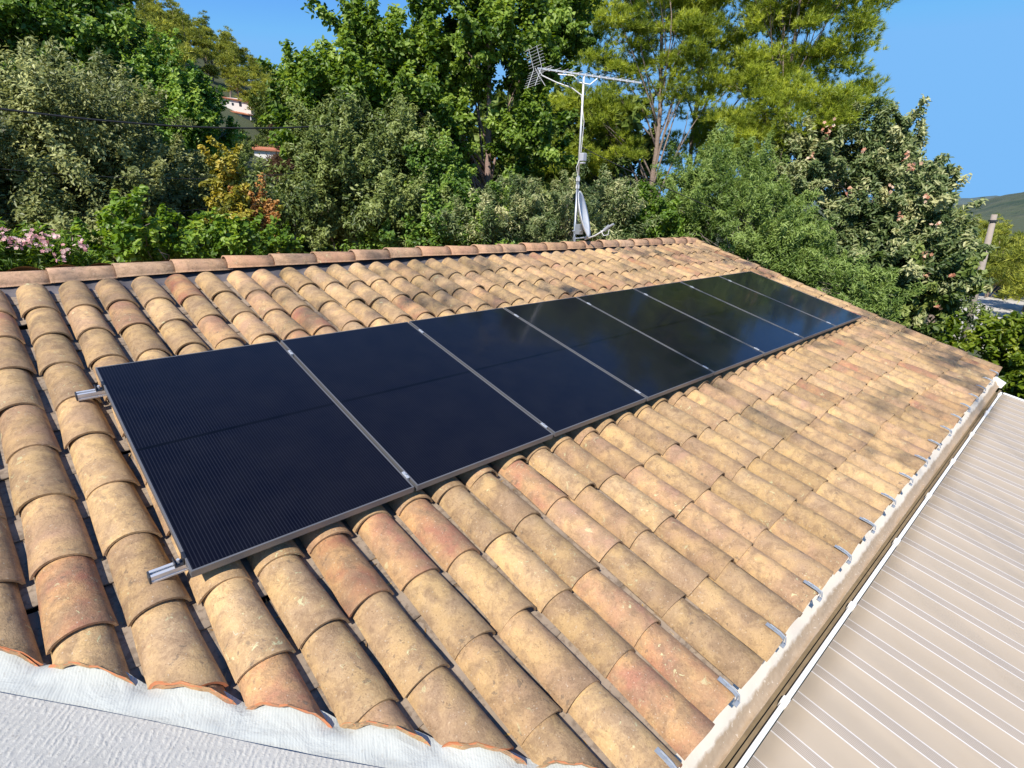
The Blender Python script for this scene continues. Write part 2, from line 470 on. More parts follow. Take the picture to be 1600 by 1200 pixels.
far_hill(900, 2600, 6500, [(900, .3), (1430, .75), (1500, 1.05), (1540, 1.1), (1700, 1.1), (2600, .9)], 'hill', (.06, .10, .10), (.10, .13, .12), 1200)  # farther ridge, bluish haze of distance mixed into its scrub colours

# ------------------------------------------------------------------ the house: tiled roof
UP = .2575; ROW = .438; VE = 3.65; NB = .176
U0 = -.137
house = empty('house', (4.0, 0.5, 0), label='low house with a weathered clay barrel tile roof carrying the row of dark solar panels', cat='house')
HL = np.array(house.location)

def vcut(u): return 1.80 + (u + .628) * 1.063        # valley line where the white membrane starts
def uverge(v): return 10.50 - (v + 1.95) * .098      # right hand edge of the roof

def tile_batch(tiles, na=12, ns=6, cut=False):
    """tiles: list of dict(uc,v0,v1,w0,w1,h,n0,n1,yaw,amax,th,color,conc)"""
    Vs = []; As = []; Fq = []; mi = []; base = 0
    aa = np.linspace(-1, 1, na + 1)
    for t in tiles:
        s = np.linspace(0, 1, ns + 1)
        am = t.get('amax', R(76))
        seedp = t['col'][2] * 50
        grids = []
        for lay in (0, 1):
            th = 0 if lay == 0 else t['th']
            S, A = np.meshgrid(s, aa, indexing='ij')
            w = (t['w0'] + (t['w1'] - t['w0']) * S) / 2 - th
            ang = A * am
            x = w * np.sin(ang) / math.sin(am)
            z = (t['h'] - th) * (np.cos(ang) - math.cos(am)) / (1 - math.cos(am))
            if t.get('conc'): z = -z + t['h']
            z = z + (t['z0'] + (t['z1'] - t['z0']) * S)
            # hand made wobble
            z = z + .0022 * np.sin(S * 5 + seedp) + .0018 * np.sin(ang * 2.3 + seedp * 1.7 + S * 2)
            x = x + .0022 * np.sin(S * 4 + seedp * 2.2)
            vend = np.full_like(x, t['v1']) + .004 * np.sin(ang * 2 + seedp)
            u = t['uc'] + x
            if cut:
                lim = vcut(u + t['yaw'] * .2) + .006 * np.sin(u * 90)
                v = np.minimum(t['v0'] + (vend - t['v0']) * S, lim)
            else:
                v = t['v0'] + (vend - t['v0']) * S
            u = u + t['yaw'] * (v - t['v0'])
            n = NB - z
            X = u; Y = -v * CT + n * ST; Z = -v * ST - n * CT + Z0
            grids.append(np.stack([X, Y, Z], -1).reshape(-1, 3))
            Vs.append(grids[-1])
            sv = (v - t['v0']) / (t['v1'] - t['v0'])
            c = np.zeros(((ns + 1) * (na + 1), 4)); c[:, :3] = t['col']; c[:, 3] = sv.ravel(); As.append(c)
        n1 = (ns + 1) * (na + 1); W = na + 1
        ii = (np.arange(ns)[:, None] * W + np.arange(na)[None]).ravel()
        q = np.stack([ii, ii + 1, ii + W + 1, ii + W], 1)
        o = q + base; inn = q[:, ::-1] + base + n1
        a = np.arange(na); e1 = ns * W + a
        end = np.stack([e1, e1 + 1, e1 + 1 + n1, e1 + n1], 1) + base
        top = np.stack([a + 1, a, a + n1, a + 1 + n1], 1) + base
        b = np.arange(ns) * W
        sl = np.stack([b, b + W, b + W + n1, b + n1], 1) + base
        sr = np.stack([b + W + na, b + na, b + na + n1, b + W + na + n1], 1) + base
        Fq += [o, inn, end, top, sl, sr]
        iscut = cut and (vcut(t['uc']) < t['v1'] + .05)
        mi += [0] * (len(o) + len(inn)) + [1 if iscut else 0] * len(end) + [0] * (len(top) + len(sl) + len(sr))
        base += 2 * n1
    return np.concatenate(Vs), np.concatenate(Fq), np.concatenate(As), mi

def tcol(u, v):
    r = rng.random()
    if u > 4.5 and rng.random() < .35: r = .5 + .5 * rng.random()
    return (r, rng.random(), rng.random())
covers = []; pans = []
for k in range(-13, 43):
    uk = U0 + UP * k
    wob = rng.normal(0, .004)
    for j in range(0, 12):
        v1 = VE - ROW * j + rng.normal(0, .010) + (.012 * math.sin(k * 1.3))
        if j == 0: v1 = VE + rng.normal(0, .004)
        L = .515
        v0 = v1 - L
        if j == 11: v0 = max(v0, -1.665)
        if vcut(uk + .1) < v0 + .06: continue
        if uk > uverge((v0 + v1) / 2) - .19: continue
        uc = uk + wob + rng.normal(0, .004)
        # the few places the photograph shows a reddish tile
        c = tcol(uk, v1)
        if (k, 11 - j) in ((-1, 7),): c = (.97, .45, .3)
        if (k, j) in ((6, 0), (4, 3), (7, 0)): c = (.95, .6, .4)
        if (k, j) == (5, 3): c = (.97, .5, .35)
        covers.append(dict(uc=uc, v0=v0, v1=v1, w0=.203, w1=.236 + rng.normal(0, .003), h=.084, z0=-.006, z1=.014 + rng.normal(0, .002),
                           yaw=rng.normal(0, .010), th=.0115, col=c))
    up = uk + UP / 2
    for j in range(0, 13):
        v1 = VE - .03 - ROW * j + .17 + rng.normal(0, .03)
        if j == 0: v1 = VE - .04
        v0 = v1 - .50
        if vcut(up + .1) < v0 + .05 or up > uverge((v0 + v1) / 2) - .17: continue
        if v0 < -1.72: v0 = -1.72
        if v1 - v0 < .1: continue
        pans.append(dict(uc=up + rng.normal(0, .004), v0=v0, v1=v1, w0=.20, w1=.165, h=.046, z0=-.036, z1=-.024, yaw=rng.normal(0, .008), th=.012, col=(rng.random(), rng.random(), rng.random()), conc=True, amax=R(70)))
V, Fq, At, mi = tile_batch(covers, 12, 6, True)
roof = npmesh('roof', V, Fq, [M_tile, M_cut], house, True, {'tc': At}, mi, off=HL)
roof['label'] = 'rows of sand coloured barrel tiles with a few red ones'
try: roof.data.set_sharp_from_angle(angle=R(50))
except Exception: pass
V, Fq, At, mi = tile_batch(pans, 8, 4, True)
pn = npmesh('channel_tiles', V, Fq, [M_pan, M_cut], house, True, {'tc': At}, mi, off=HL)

# verge covers along the right hand edge
vt = []
for j in range(13):
    v1 = VE - ROW * j + .01
    u = uverge(v1 - .22) - .10
    if v1 < -1.6: continue
    vt.append(dict(uc=u + .03, v0=max(v1 - .50, -1.9), v1=v1, w0=.18, w1=.215, h=.085, z0=.006, z1=.026, yaw=-.098, th=.014, col=(.45 + .5 * rng.random(), rng.random(), rng.random())))
V, Fq, At, mi = tile_batch(vt, 12, 6)
npmesh('verge_tiles', V, Fq, [M_tile, M_cut], house, True, {'tc': At}, mi, off=HL)

# underlay, so no light comes through between the tiles
b = MB()
def slab(b, pts, n0, n1, mi=0):
    top = [RP(u, v, n0) for u, v in pts]; bot = [RP(u, v, n1) for u, v in pts]; n = len(pts)
    b.add(top + bot, [tuple(range(n)), tuple(range(n, 2 * n))[::-1]] + [(k, n + k, n + (k + 1) % n, (k + 1) % n) for k in range(n)], mi)
slab(b, [(-3.9, -1.95), (10.42, -1.95), (9.9, 3.58), (1.02, 3.58)], .245, .27)
b.build('underlay', M_black, house, off=HL)
# mortar edge of the verge
b = MB()
slab(b, [(10.36, -1.95), (10.47, -1.95), (9.93, 3.62), (9.82, 3.62)], .12, .30)
b.build('verge_edge', M_wall, house, off=HL)
# ridge caps
RV = -1.93
b = MB(); nseg = 14
ridge = []
rt_V = []; rt_F = []; rt_A = []; base = 0
u = -4.1; j = 0
while u < 10.45:
    L = .50; na_ = 14; ns_ = 3
    c = (rng.random(), rng.random(), rng.random())
    ra = .112; rb = .099; lift = rng.normal(0, .003)
    gridp = []
    for lay in (0, 1):
        for i in range(ns_ + 1):
            s = i / ns_
            r = ra + (rb - ra) * s - lay * .014
            for a in range(na_ + 1):
                ang = R(-94 + 188 * a / na_)
                y = r * math.sin(ang); z = r * .92 * math.cos(ang)
                uu = u + L * s; 
                cy = 1.80; cz = 4.543 + .012 * (1 - s) + lift + float(np.interp(uu, [-4, -.3, 1, 3.6, 8.5, 10.4], [-.05, -.045, .0, .012, -.012, -.03]))
                gridp.append((uu, cy + y, cz + z)); rt_A.append((*c, .2 + .3 * s))
    W = na_ + 1; n1 = (ns_ + 1) * W
    f = []
    for i in range(ns_):
        for a in range(na_):
            q = (i * W + a, i * W + a + 1, (i + 1) * W + a + 1, (i + 1) * W + a)
            f.append(q[::-1]); f.append(tuple(x + n1 for x in q))
    for i in (0, ns_):
        for a in range(na_):
            q = (i * W + a, i * W + a + 1, i * W + a + 1 + n1, i * W + a + n1)
            f.append(q if i == 0 else q[::-1])
    for i in range(ns_):
        f.append((i * W, (i + 1) * W, (i + 1) * W + n1, i * W + n1)); f.append((i * W + na_, i * W + na_ + n1, (i + 1) * W + na_ + n1, (i + 1) * W + na_))
    rt_V += gridp; rt_F += [tuple(x + base for x in q) for q in f]; base += 2 * n1
    u += .455
npmesh('ridge_caps', np.array(rt_V), np.array(rt_F), M_ridge, house, True, {'tc': np.array(rt_A)}, off=HL)
# dark flashing under the caps: draped, wavy strip
nu = 700; rows = [(-1.90, .13), (-1.83, .135), (-1.78, .14), (-1.70, .155), (-1.62, .175), (-1.56, .195)]
Vs = []
for v, n in rows:
    for i in range(nu):
        u = -3.9 + 14.2 * i / (nu - 1)
        ph = (u - U0) / UP
        w = .5 + .5 * math.cos(2 * math.pi * ph)
        f = max(0, (v + 1.80) / .2)
        Vs.append(RP(u, v + .006 * math.sin(u * 17), n + .03 * (1 - w) * f + .006 * math.sin(u * 41 + v * 30)))
Fs = [(j * nu + i, j * nu + i + 1, (j + 1) * nu + i + 1, (j + 1) * nu + i) for j in range(len(rows) - 1) for i in range(nu - 1)]
npmesh('flashing', np.array(Vs), np.array(Fs), M_lead, house, True, off=HL)
# rear slope
Vs = []; nu = 600; rws = 14
for j in range(rws):
    for i in range(nu):
        u = -3.9 + 14.35 * i / (nu - 1); ph = (u - U0) / UP
        yy = 1.93 * CT + .02 + j * .42
        zz = 1.93 * ST + Z0 - .10 - (j * .42) * math.tan(TH) + .04 * abs(math.cos(math.pi * ph))
        Vs.append((u, yy, zz))
Fs = [(j * nu + i, j * nu + i + 1, (j + 1) * nu + i + 1, (j + 1) * nu + i) for j in range(rws - 1) for i in range(nu - 1)]
npmesh('rear_slope', np.array(Vs), np.array(Fs), M_tile, house, True, off=HL)
# walls
b = MB()
b.box(-6, 9.75, -3.30, 7.0, -1.5, 3.0)
b.build('wall', M_wall, house, off=HL)
b = MB()      # gable below the right hand verge
b.add([(9.75, -3.30, 3.0), (9.85, 1.9, 4.35), (9.75, 7.0, 3.0), (9.6, -3.3, 3.0), (9.6, 1.9, 4.35), (9.6, 7, 3.0)], [(0, 2, 1), (3, 4, 5), (0, 1, 4, 3), (1, 2, 5, 4), (2, 0, 3, 5)])
b.build('gable', M_wall, house, off=HL)

# gutter along the eave
ga = [(3.50, .262), (3.60, .268), (3.665, .288), (3.700, .318), (3.725, .345), (3.748, .352), (3.753, .350), (3.756, .348), (3.758, .352), (3.758, .362), (3.750, .372), (3.72, .368), (3.69, .340), (3.655, .305), (3.60, .285), (3.50, .275)]
nu = 260; Vs = []; n = len(ga)
for i in range(nu):
    u = .80 + (9.98 - .80) * i / (nu - 1)
    for q, (v, nn) in enumerate(ga):
        wv = .004 * math.sin(u * 9 + q) + .003 * math.sin(u * 23 + q * 2)
        Vs.append(RP(u, v, nn + wv * (0 if q in (7, 8) else 1)))
Fs = [(i * n + q, i * n + (q + 1) % n, (i + 1) * n + (q + 1) % n, (i + 1) * n + q) for i in range(nu - 1) for q in range(n)]
gt = npmesh('gutter', np.array(Vs), np.array(Fs), M_gutter, house, True, off=HL)
gt['label'] = 'cream gutter lined with dry mud below the tile ends'
b = MB()
for uu in (9.98,):
    b.add([RP(uu, v, nn) for v, nn in ((3.55, .25), (3.60, .24), (3.80, .285), (3.79, .37), (3.72, .39), (3.55, .30))] + [RP(uu + .05, v, nn) for v, nn in ((3.55, .25), (3.60, .24), (3.80, .285), (3.79, .37), (3.72, .39), (3.55, .30))],
          [(0, 1, 2, 3, 4, 5), (11, 10, 9, 8, 7, 6), (0, 6, 7, 1), (1, 7, 8, 2), (2, 8, 9, 3), (3, 9, 10, 4), (4, 10, 11, 5), (5, 11, 6, 0)])
b.build('gutter_end', M_white, gt)
for o in (gt.children): 
    for vtx in o.data.vertices: vtx.co -= Vector(HL)

# tile hooks on every second tile of the eave row
def make_hook(u, first=None):
    p = RP(u, VE, NB - .098)
    p = (p[0] - HL[0], p[1] - HL[1], p[2] - HL[2])
    if first:
        o = first.copy(); col.objects.link(o); o.parent = house
        o.location = p; o.rotation_euler = (TH, 0, R(rng.normal(0, 5))); return o
    b = MB()
    path = [(0, .092, .010), (0, .05, .0125), (0, .012, .012), (0, -.008, .004), (0, -.014, -.022), (0, -.012, -.034)]
    w = .013
    for (a, c) in zip(path[:-1], path[1:]):
        t = .0028
        b.add([(-w, a[1], a[2]), (w, a[1], a[2]), (w, c[1], c[2]), (-w, c[1], c[2]), (-w, a[1], a[2] - t), (w, a[1], a[2] - t), (w, c[1], c[2] - t), (-w, c[1], c[2] - t)],
              [(0, 1, 2, 3)[::-1], (4, 5, 6, 7), (0, 4, 5, 1), (1, 5, 6, 2), (2, 6, 7, 3), (3, 7, 4, 0)])
    b.tube([(.005, .075, .017), (.005, .02, .0175), (.004, -.012, .011), (.003, -.024, -.018)], .0042, 7)
    b.tube([(-.006, .045, .010), (-.006, .045, .022)], .006, 8)
    b.box(-.018, .018, -.030, -.008, -.040, -.033)
    o = b.build('tile_hook', M_steel, house); o.location = p; o.rotation_euler = (TH, 0, 0)
    return o
hk = None
for k in range(5, 39, 2):
    hk0 = make_hook(U0 + UP * k + .022, hk)
    hk = hk or hk0

# bits of leaf litter caught between the tiles
def litter():
    Vs = []; Fs = []; T = []
    for i in range(1500):
        k = rng.integers(-8, 42); v = 3.6 - abs(rng.normal(0, 1.7)); 
        if v < -1.7: continue
        u = U0 + UP * (k + .5) + rng.normal(0, .020)
        if vcut(u) < v + .05 or u > uverge(v) - .15: continue
        a = rng.random() * 6.28; L = rng.uniform(.008, .030); w = rng.uniform(.002, .007)
        n = NB + .022 - rng.random() * .006
        cu, su = math.cos(a), math.sin(a); bs = len(Vs)
        for (p, q) in ((-L, 0), (0, -w), (L, 0), (0, w)):
            Vs.append(RP(u + p * cu - q * su, v + p * su + q * cu, n - rng.random() * .006))
        Fs.append((bs, bs + 1, bs + 2, bs + 3)); t = rng.random(); T += [t] * 4
    k = NT('leaf_litter'); a = k.n('ShaderNodeAttribute', attribute_name='tint').outputs['Fac']
    k.base(k.ramp(a, [(0, (.10, .06, .03)), (.6, (.34, .19, .06)), (1, (.55, .36, .12))])); k.rough(.8)
    o = npmesh('leaf_litter', np.array(Vs), np.array(Fs), k.mat, None, attr={'tint': np.array(T)})
    tag(o, 'scraps of dry leaf litter caught in the channels between the tiles', 'leaf litter', kind='stuff')
litter()

# ------------------------------------------------------------------ white membrane slope beyond the valley
b = MB()
def zmem(x): return -.70 - .266 * (x + .628) + Z0
def vline_xy(u, off=0.0):
    v = vcut(u) + off; p = RP(u, v, NB - .02); return p
Vs = []; nu = 360
# lip that climbs against the cut tiles, then the flat field
us = np.linspace(-4.0, 1.35, nu)
prof = [(0.00, .000), (.010, .006), (.035, .004), (.065, -.006), (.09, -.018), (.115, -.028), (.14, -.034)]
lipV = []
dirn = np.array([-1.063 * CT, -1.0]) ; dirn = dirn / np.linalg.norm(dirn)     # away from the tiles, in plan
for q, (d, dz) in enumerate(prof):
    for i, u in enumerate(us):
        ph = (u - U0) / UP
        wv = abs(math.cos(math.pi * ph))           # follows the barrels
        p = np.array(RP(u, vcut(u), NB - .012))
        lift = .052 * wv ** 1.2 * max(0, 1 - q / 2.3) + .006 * wv * max(0, 1 - q / 6)
        if q == 0: back = .03
        else: back = 0
        x = p[0] + dirn[0] * (d - back + .008 * math.sin(u * 21)); y = p[1] + dirn[1] * (d - back + .008 * math.sin(u * 21 + 1))
        f = min(1, q / 4)
        wr = (.0045 * math.sin(u * 13 + q * 1.9) + .004 * math.sin(u * 29 - q * 2.3) + .002 * math.sin(u * 71 + q * 1.3)) * (1.0 if 0 < q < 6 else .3)
        zt = p[2] - .010 + dz + (-.266) * dirn[0] * d + lift + wr
        lipV.append((x, y, zt))
Fs = [(j * nu + i, (j + 1) * nu + i, (j + 1) * nu + i + 1, j * nu + i + 1) for j in range(len(prof) - 1) for i in range(nu - 1)]
lip = npmesh('membrane_upstand', np.array(lipV), np.array(Fs), M_lip, house, True, off=HL)
# field
fV = []; nd = 40
for j in range(nd):
    for i, u in enumerate(us[::3]):
        p = np.array(RP(u, vcut(u), NB - .012)); s = j / (nd - 1)
        d = .118 + .006 * math.sin(u * 7) * (s < .01) + s * 6.0
        # field drops gently along the same fall as the valley plane
        x = p[0] + dirn[0] * d; y = p[1] + dirn[1] * d
        z = p[2] - .0335 + (.009 if j == 0 else .0015) + (-.266) * (x - p[0]) + .006 * math.sin(x * 3.1) * math.cos(y * 2.3)
        fV.append((x, y, z))
nn = len(us[::3])
Fs = [(j * nn + i, (j + 1) * nn + i, (j + 1) * nn + i + 1, j * nn + i + 1) for j in range(nd - 1) for i in range(nn - 1)]
mf = npmesh('waterproof_membrane', np.array(fV), np.array(Fs), M_memb, house, True, off=HL)
mf['label'] = 'pale grey fibre coated roof slope beside the cut tiles'

# ------------------------------------------------------------------ solar panels, rails, clamps
POS = ['largest, first at the left end', 'second from the left end', 'third from the left end', 'fourth from the left end',
       'fifth from the left end', 'sixth from the left end', 'seventh from the left end', 'last at the far right end']
ORIG = Vector(RP(0, 0, 0))
def roofempty(name, u, v, n, **k): return empty(name, RP(u, v, n), (TH, 0, 0), **k)
def make_panel():
    r = roofempty('solar_panel', 0, 0, 0)
    b = MB(); H = .040; T = .0085
    b.box(0, PW, -T, 0, -H, 0); b.box(0, PW, -PL, -PL + T, -H, 0)
    b.box(0, T, -PL + T, -T, -H, 0); b.box(PW - T, PW, -PL + T, -T, -H, 0)
    # small drip grooves along the outer faces
    fr = b.build('frame', M_frame, r, bevel=.0012)
    g = MB(); g.box(T - .002, PW - T + .002, -PL + T - .002, -T + .002, -.008, -.0025)
    g.build('glass', M_cells, r)
    return r
def copytree(o, parent=None):
    c = o.copy(); col.objects.link(c); c.parent = parent
    for ch in list(o.children): copytree(ch, c)
    return c
pan0 = make_panel()
for i in range(8):
    o = pan0 if i == 0 else copytree(pan0)
    o.location = RP(i * PITCH, 0, 0) if i == 0 else RP(i * PITCH, rng.normal(0, .0015), rng.normal(0, .0008))
    tag(o, 'black framed solar panel, %s of the roof row' % POS[i], 'solar panel', 'solar panels in a row on the tiled roof')
RVS = (.205, 1.765)
for i, rv in enumerate(RVS):
    r = roofempty('mounting_rail', -.135, rv, .040)
    tag(r, ('bright aluminium rail poking out near the upper left corner of the panels' if i == 0 else 'bright aluminium rail poking out at the lower left corner of the panels'), 'mounting rail', 'rails under the solar panels')
    b = MB(); w = .020; H = .040
    prof = [(-w, -H), (w, -H), (w, -.030), (w - .004, -.028), (w - .004, -.020), (w, -.018), (w, 0), (.007, 0), (.007, -.004), (.013, -.004), (.013, -.014), (-.013, -.014), (-.013, -.004), (-.007, -.004), (-.007, 0), (-w, 0), (-w, -.018), (-w + .004, -.020), (-w + .004, -.028), (-w, -.030)]
    b.prism(prof, .004, 9.42)
    b.build('rail', M_alu, r)
    b = MB(); b.box(-.004, .004, -w - .001, w + .001, -H - .001, .001); b.build('end_cap', M_blackplastic, r, bevel=.002)
    # feet reaching down to the tiles
    for q in range(8):
        uf = .45 + q * 1.16
        b = MB(); b.box(uf - .02, uf + .02, .02, .026, -.085, -.004); b.box(uf - .02, uf + .02, .02, .10, -.091, -.085)
        b.build('roof_hook', M_steel, r)
def make_clamp():
    r = roofempty('mid_clamp', 0, 0, 0)
    b = MB(); b.box(-.009, .009, -.030, .030, -.002, .0035); b.box(-.007, .007, -.028, .028, -.038, -.002)
    b.build('clamp_body', M_alu, r, bevel=.001)
    b = MB(); b.tube([(0, 0, .002), (0, 0, .010)], .0065, 10); b.tube([(0, 0, .0095), (0, 0, .011)], .003, 6)
    b.build('bolt', M_steel, r); return r
cl0 = None
ORD = ['first', 'second', 'third', 'fourth', 'fifth', 'sixth', 'seventh']
for i in range(7):
    for q, rv in enumerate(RVS):
        if cl0 is None: cl0 = make_clamp(); o = cl0
        else: o = copytree(cl0)
        o.location = RP((i + 1) * PITCH - .010, rv, -.001)
        tag(o, 'silver clamp near the %s edge in the %s joint between panels from the left' % (('upper', 'lower')[q], ORD[i]), 'clamp', 'clamps in the joints between solar panels')
def make_endclamp():
    r = roofempty('end_clamp', 0, 0, 0)
    b = MB(); b.box(-.040, .0, -.020, .020, -.040, -.034); b.box(-.006, -.002, -.020, .020, -.036, .003); b.box(-.004, .008, -.020, .020, .0005, .0035)
    b.box(-.040, -.036, -.020, .020, -.036, -.010)
    b.build('clamp_body', M_rubber, r, bevel=.001)
    b = MB(); b.tube([(-.022, 0, -.036), (-.022, 0, -.012)], .007, 8); b.build('bolt', M_alu, r); return r
ec = None
for i, (u, rv, s) in enumerate(((0, RVS[0], 0), (0, RVS[1], 0), (8 * PITCH - .02, RVS[0], 1), (8 * PITCH - .02, RVS[1], 1))):
    if ec is None: ec = make_endclamp(); o = ec
    else: o = copytree(ec)
    o.location = RP(u, rv, 0)
    if s: o.rotation_euler = (Matrix.Rotation(TH, 3, 'X') @ Matrix.Rotation(math.pi, 3, 'Z')).to_euler()
    tag(o, ['dark end clamp holding the upper left corner of the first panel', 'dark end clamp holding the lower left corner of the first panel', 'dark end clamp at the upper right corner of the last panel', 'dark end clamp at the lower right corner of the last panel'][i], 'clamp', 'end clamps of the solar panels')

# ------------------------------------------------------------------ patio roof of striped sheet
AP = R(11)
aw = empty('patio_awning', RP(0.6, 3.80, .34), (AP, 0, 0), label='beige patio awning with thin white and grey stripes below the eave', cat='awning')
b = MB()
nx, ny = 240, 30; W_ = 8.98; D_ = 4.2; b2 = []
Vs = []
for j in range(ny + 1):
    for i in range(nx + 1):
        x = .0 + W_ * i / nx; y = -.035 - D_ * j / ny
        sag = -.012 * math.sin(math.pi * ((x / 1.2) % 1)) * math.sin(math.pi * j / ny) 
        Vs.append((x, y, .004 * math.sin(x * 2 * math.pi / .263) * .6 + sag))
N1 = (nx + 1)
Fs = [(j * N1 + i, (j + 1) * N1 + i, (j + 1) * N1 + i + 1, j * N1 + i + 1) for j in range(ny) for i in range(nx)]
sh = npmesh('striped_sheet', np.array(Vs), np.array(Fs), M_awn, aw, True)
sm = sh.modifiers.new('thick', 'SOLIDIFY'); sm.thickness = .012; sm.offset = -1
b = MB()
b.box(-.02, W_ + .03, -.030, -.006, -.03, .012)
for i in range(9):
    x = .48 + i * 1.05
    b.box(x - .025, x + .025, -.034, .002, -.034, .016)
b.build('edge_strip', M_white, aw, bevel=.004)
b = MB(); b.box(W_, W_ + .035, -D_, -.04, -.05, .016); b.build('side_strip', M_white, aw, bevel=.004)
for x in (.1, 3.1, 6.1, W_ - .1):
    b = MB(); b.box(x - .04, x + .04, -D_ + .1, -D_ + .18, -3.2, -.02); b.build('post', M_white, aw)
# dark wall strip between gutter and awning
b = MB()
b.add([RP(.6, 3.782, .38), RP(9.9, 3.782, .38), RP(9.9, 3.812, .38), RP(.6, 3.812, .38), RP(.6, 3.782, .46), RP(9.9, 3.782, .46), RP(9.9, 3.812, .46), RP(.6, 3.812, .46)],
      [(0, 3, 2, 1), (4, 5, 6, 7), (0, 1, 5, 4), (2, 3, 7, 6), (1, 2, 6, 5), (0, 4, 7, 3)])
slab(b, [(.6, 3.745), (9.9, 3.745), (9.9, 3.781), (.6, 3.781)], .43, .45)  # brown strip added below the open gap so it reads dark
b.build('fascia', simple('brown_fascia', (.20, .15, .09), .9, var=.4, scale=20), house, off=HL)

# ------------------------------------------------------------------ aerial and dish
mb_base = np.array(RP(0, -1.93, 0)); 
def on_y(px, py, y):
    d = ray(px, py); return CAM + d * (y - CAM[1]) / d[1]
mast0 = on_y(897.5, 379, 1.98)
dm = math.hypot(mast0[0] - CAM[0], mast0[1] - CAM[1])
mt = at(912.5, 118, dm)
ant = empty('tv_aerial', mast0, label='white television aerial on a tall mast behind the ridge', cat='aerial')
def loc(p): return tuple(np.array(p) - mast0)
mid = mast0 * .58 + mt * .42; mid[0] = mast0[0] + (mt[0] - mast0[0]) * .42
M_mastw = simple('mast_white', (.72, .72, .72), .4, .3)
M_mastg = simple('mast_grey', (.42, .46, .52), .4, .6, var=.1)
b = MB(); low = mast0 - np.array([0, 0, 1.0]); b.tube([loc(low), loc(mid)], .024, 12); b.build('lower_mast', M_mastg, ant, True)
b = MB(); b.tube([loc(mid - np.array([0, 0, .1])), loc(mt)], .016, 12); b.build('upper_mast', M_mastw, ant, True)
for f in (.40, .355): 
    b = MB(); p = mast0 + (mt - mast0) * f; b.tube([loc(p - np.array([0, 0, .03])), loc(p + np.array([0, 0, .03]))], .033, 12); b.build('mast_clamp', M_mastw, ant)
pb = at(904, 245, dm - .05); b = MB(); b.box(-.03, .06, -.04, .04, -.06, .06, M=Matrix.Translation(Vector(loc(pb)) + Vector((.06, -.03, 0)))); b.box(-.02, .05, -.035, .035, -.10, -.075, M=Matrix.Translation(Vector(loc(pb)) + Vector((.06, -.03, 0)))); b.build('amplifier_box', simple('grey_plastic', (.42, .43, .47), .5), ant, bevel=.01)
# boom
zb = at(912.5, 117, dm)[2]
pl = np.array([*atz(840, 106.5, zb)]); pr_ = np.array([*atz(1002, 129.5, zb)])
# keep the boom on the mast: level line through its head
bd = (pr_ - pl); bd[2] = 0; 
bl = pl; br_ = pr_
ctr = mt.copy()
dirb = Vector((br_ - bl)); dirb.normalize()
B0 = Vector(bl); B1 = Vector(br_)
b = MB(); b.box(0, (B1 - B0).length, -.011, .011, -.011, .011, M=Matrix.Translation(Vector(loc(B0))) @ dirb.to_track_quat('X', 'Z').to_matrix().to_4x4()); b.build('boom', M_mastw, ant)
perp = dirb.cross(Vector((0, 0, 1))).normalized(); upb = perp.cross(dirb).normalized()
for i in range(13):
    p = B0 + (B1 - B0) * (.10 + .068 * i); b = MB(); L = .085 + .004 * (13 - i)
    b.tube([loc(p - perp * L + upb * .016), loc(p + perp * L + upb * .016)], .0035, 6)
    b.box(-.012, .012, -.014, .014, -.018, .018, M=Matrix.Translation(Vector(loc(p))) @ dirb.to_track_quat('X', 'Z').to_matrix().to_4x4())
    b.build('element', M_mastw, ant)
# folded dipole
p = B0 + (B1 - B0) * .07; b = MB(); b.tube([loc(p - perp * .16 + upb * .02), loc(p + perp * .16 + upb * .02), loc(p + perp * .16 - upb * .02), loc(p - perp * .16 - upb * .02), loc(p - perp * .16 + upb * .02)], .004, 6); b.build('dipole', M_mastw, ant)
# corner reflector: two grids of rods opening away from the boom
for s in (1, -1):
    b = MB()
    for q in range(7):
        t = .03 + q * .036
        c = B0 + (-dirb * .35 + upb * s * .94) * t * 1.05
        b.tube([loc(c - perp * .25), loc(c + perp * .25)], .0028, 6)
    for e in (-.12, .12):
        b.tube([loc(B0 + perp * e), loc(B0 + perp * e + (-dirb * .35 + upb * s * .94) * .27)], .004, 6)
    b.build('reflector', M_mastw, ant)
# braces
b = MB(); m1 = mast0 + (mt - mast0) * .885
b.tube([loc(at(841, 108, dm)), loc(at(847, 118, dm)), loc(at(870, 129, dm)), loc(at(893, 137, dm)), loc(m1)], .009, 8)
b.tube([loc(at(872, 116, dm)), loc(at(896, 118, dm)), loc(at(906, 129, dm)), loc(at(922, 132, dm)), loc(at(933, 123, dm))], .008, 8)
b.tube([loc(at(836, 106, dm)), loc(at(843, 120, dm)), loc(at(852, 134, dm))], .005, 6)
b.build('brace', M_mastw, ant)
b = MB(); b.tube([loc(at(908, 150, dm - .03)), loc(at(912.5, 190, dm - .02)), loc(at(908, 238, dm - .03))], .004, 6); b.tube([loc(at(905, 250, dm - .03)), loc(at(900.5, 262, dm - .06)), loc(at(903, 276, dm - .03))], .004, 6); b.build('cable', M_white, ant)
b = MB(); b.tube([loc(at(903, 276, dm - .04)), loc(at(901, 320, dm - .05)), loc(at(899, 360, dm - .05)), loc(at(893, 377, dm - .10)), loc(at(880, 381, dm - .16))], .0045, 6); b.build('lead', simple('grey_coax', (.10, .10, .10), .5), ant)
# dish
dc = at(911.5, 336, dm - .12)
dish = empty('satellite_dish', dc, label='small white satellite dish fixed low on the aerial mast', cat='satellite dish')
nrm = Vector((.80, -.18, .42)).normalized()
fwd = Vector(-CB) 
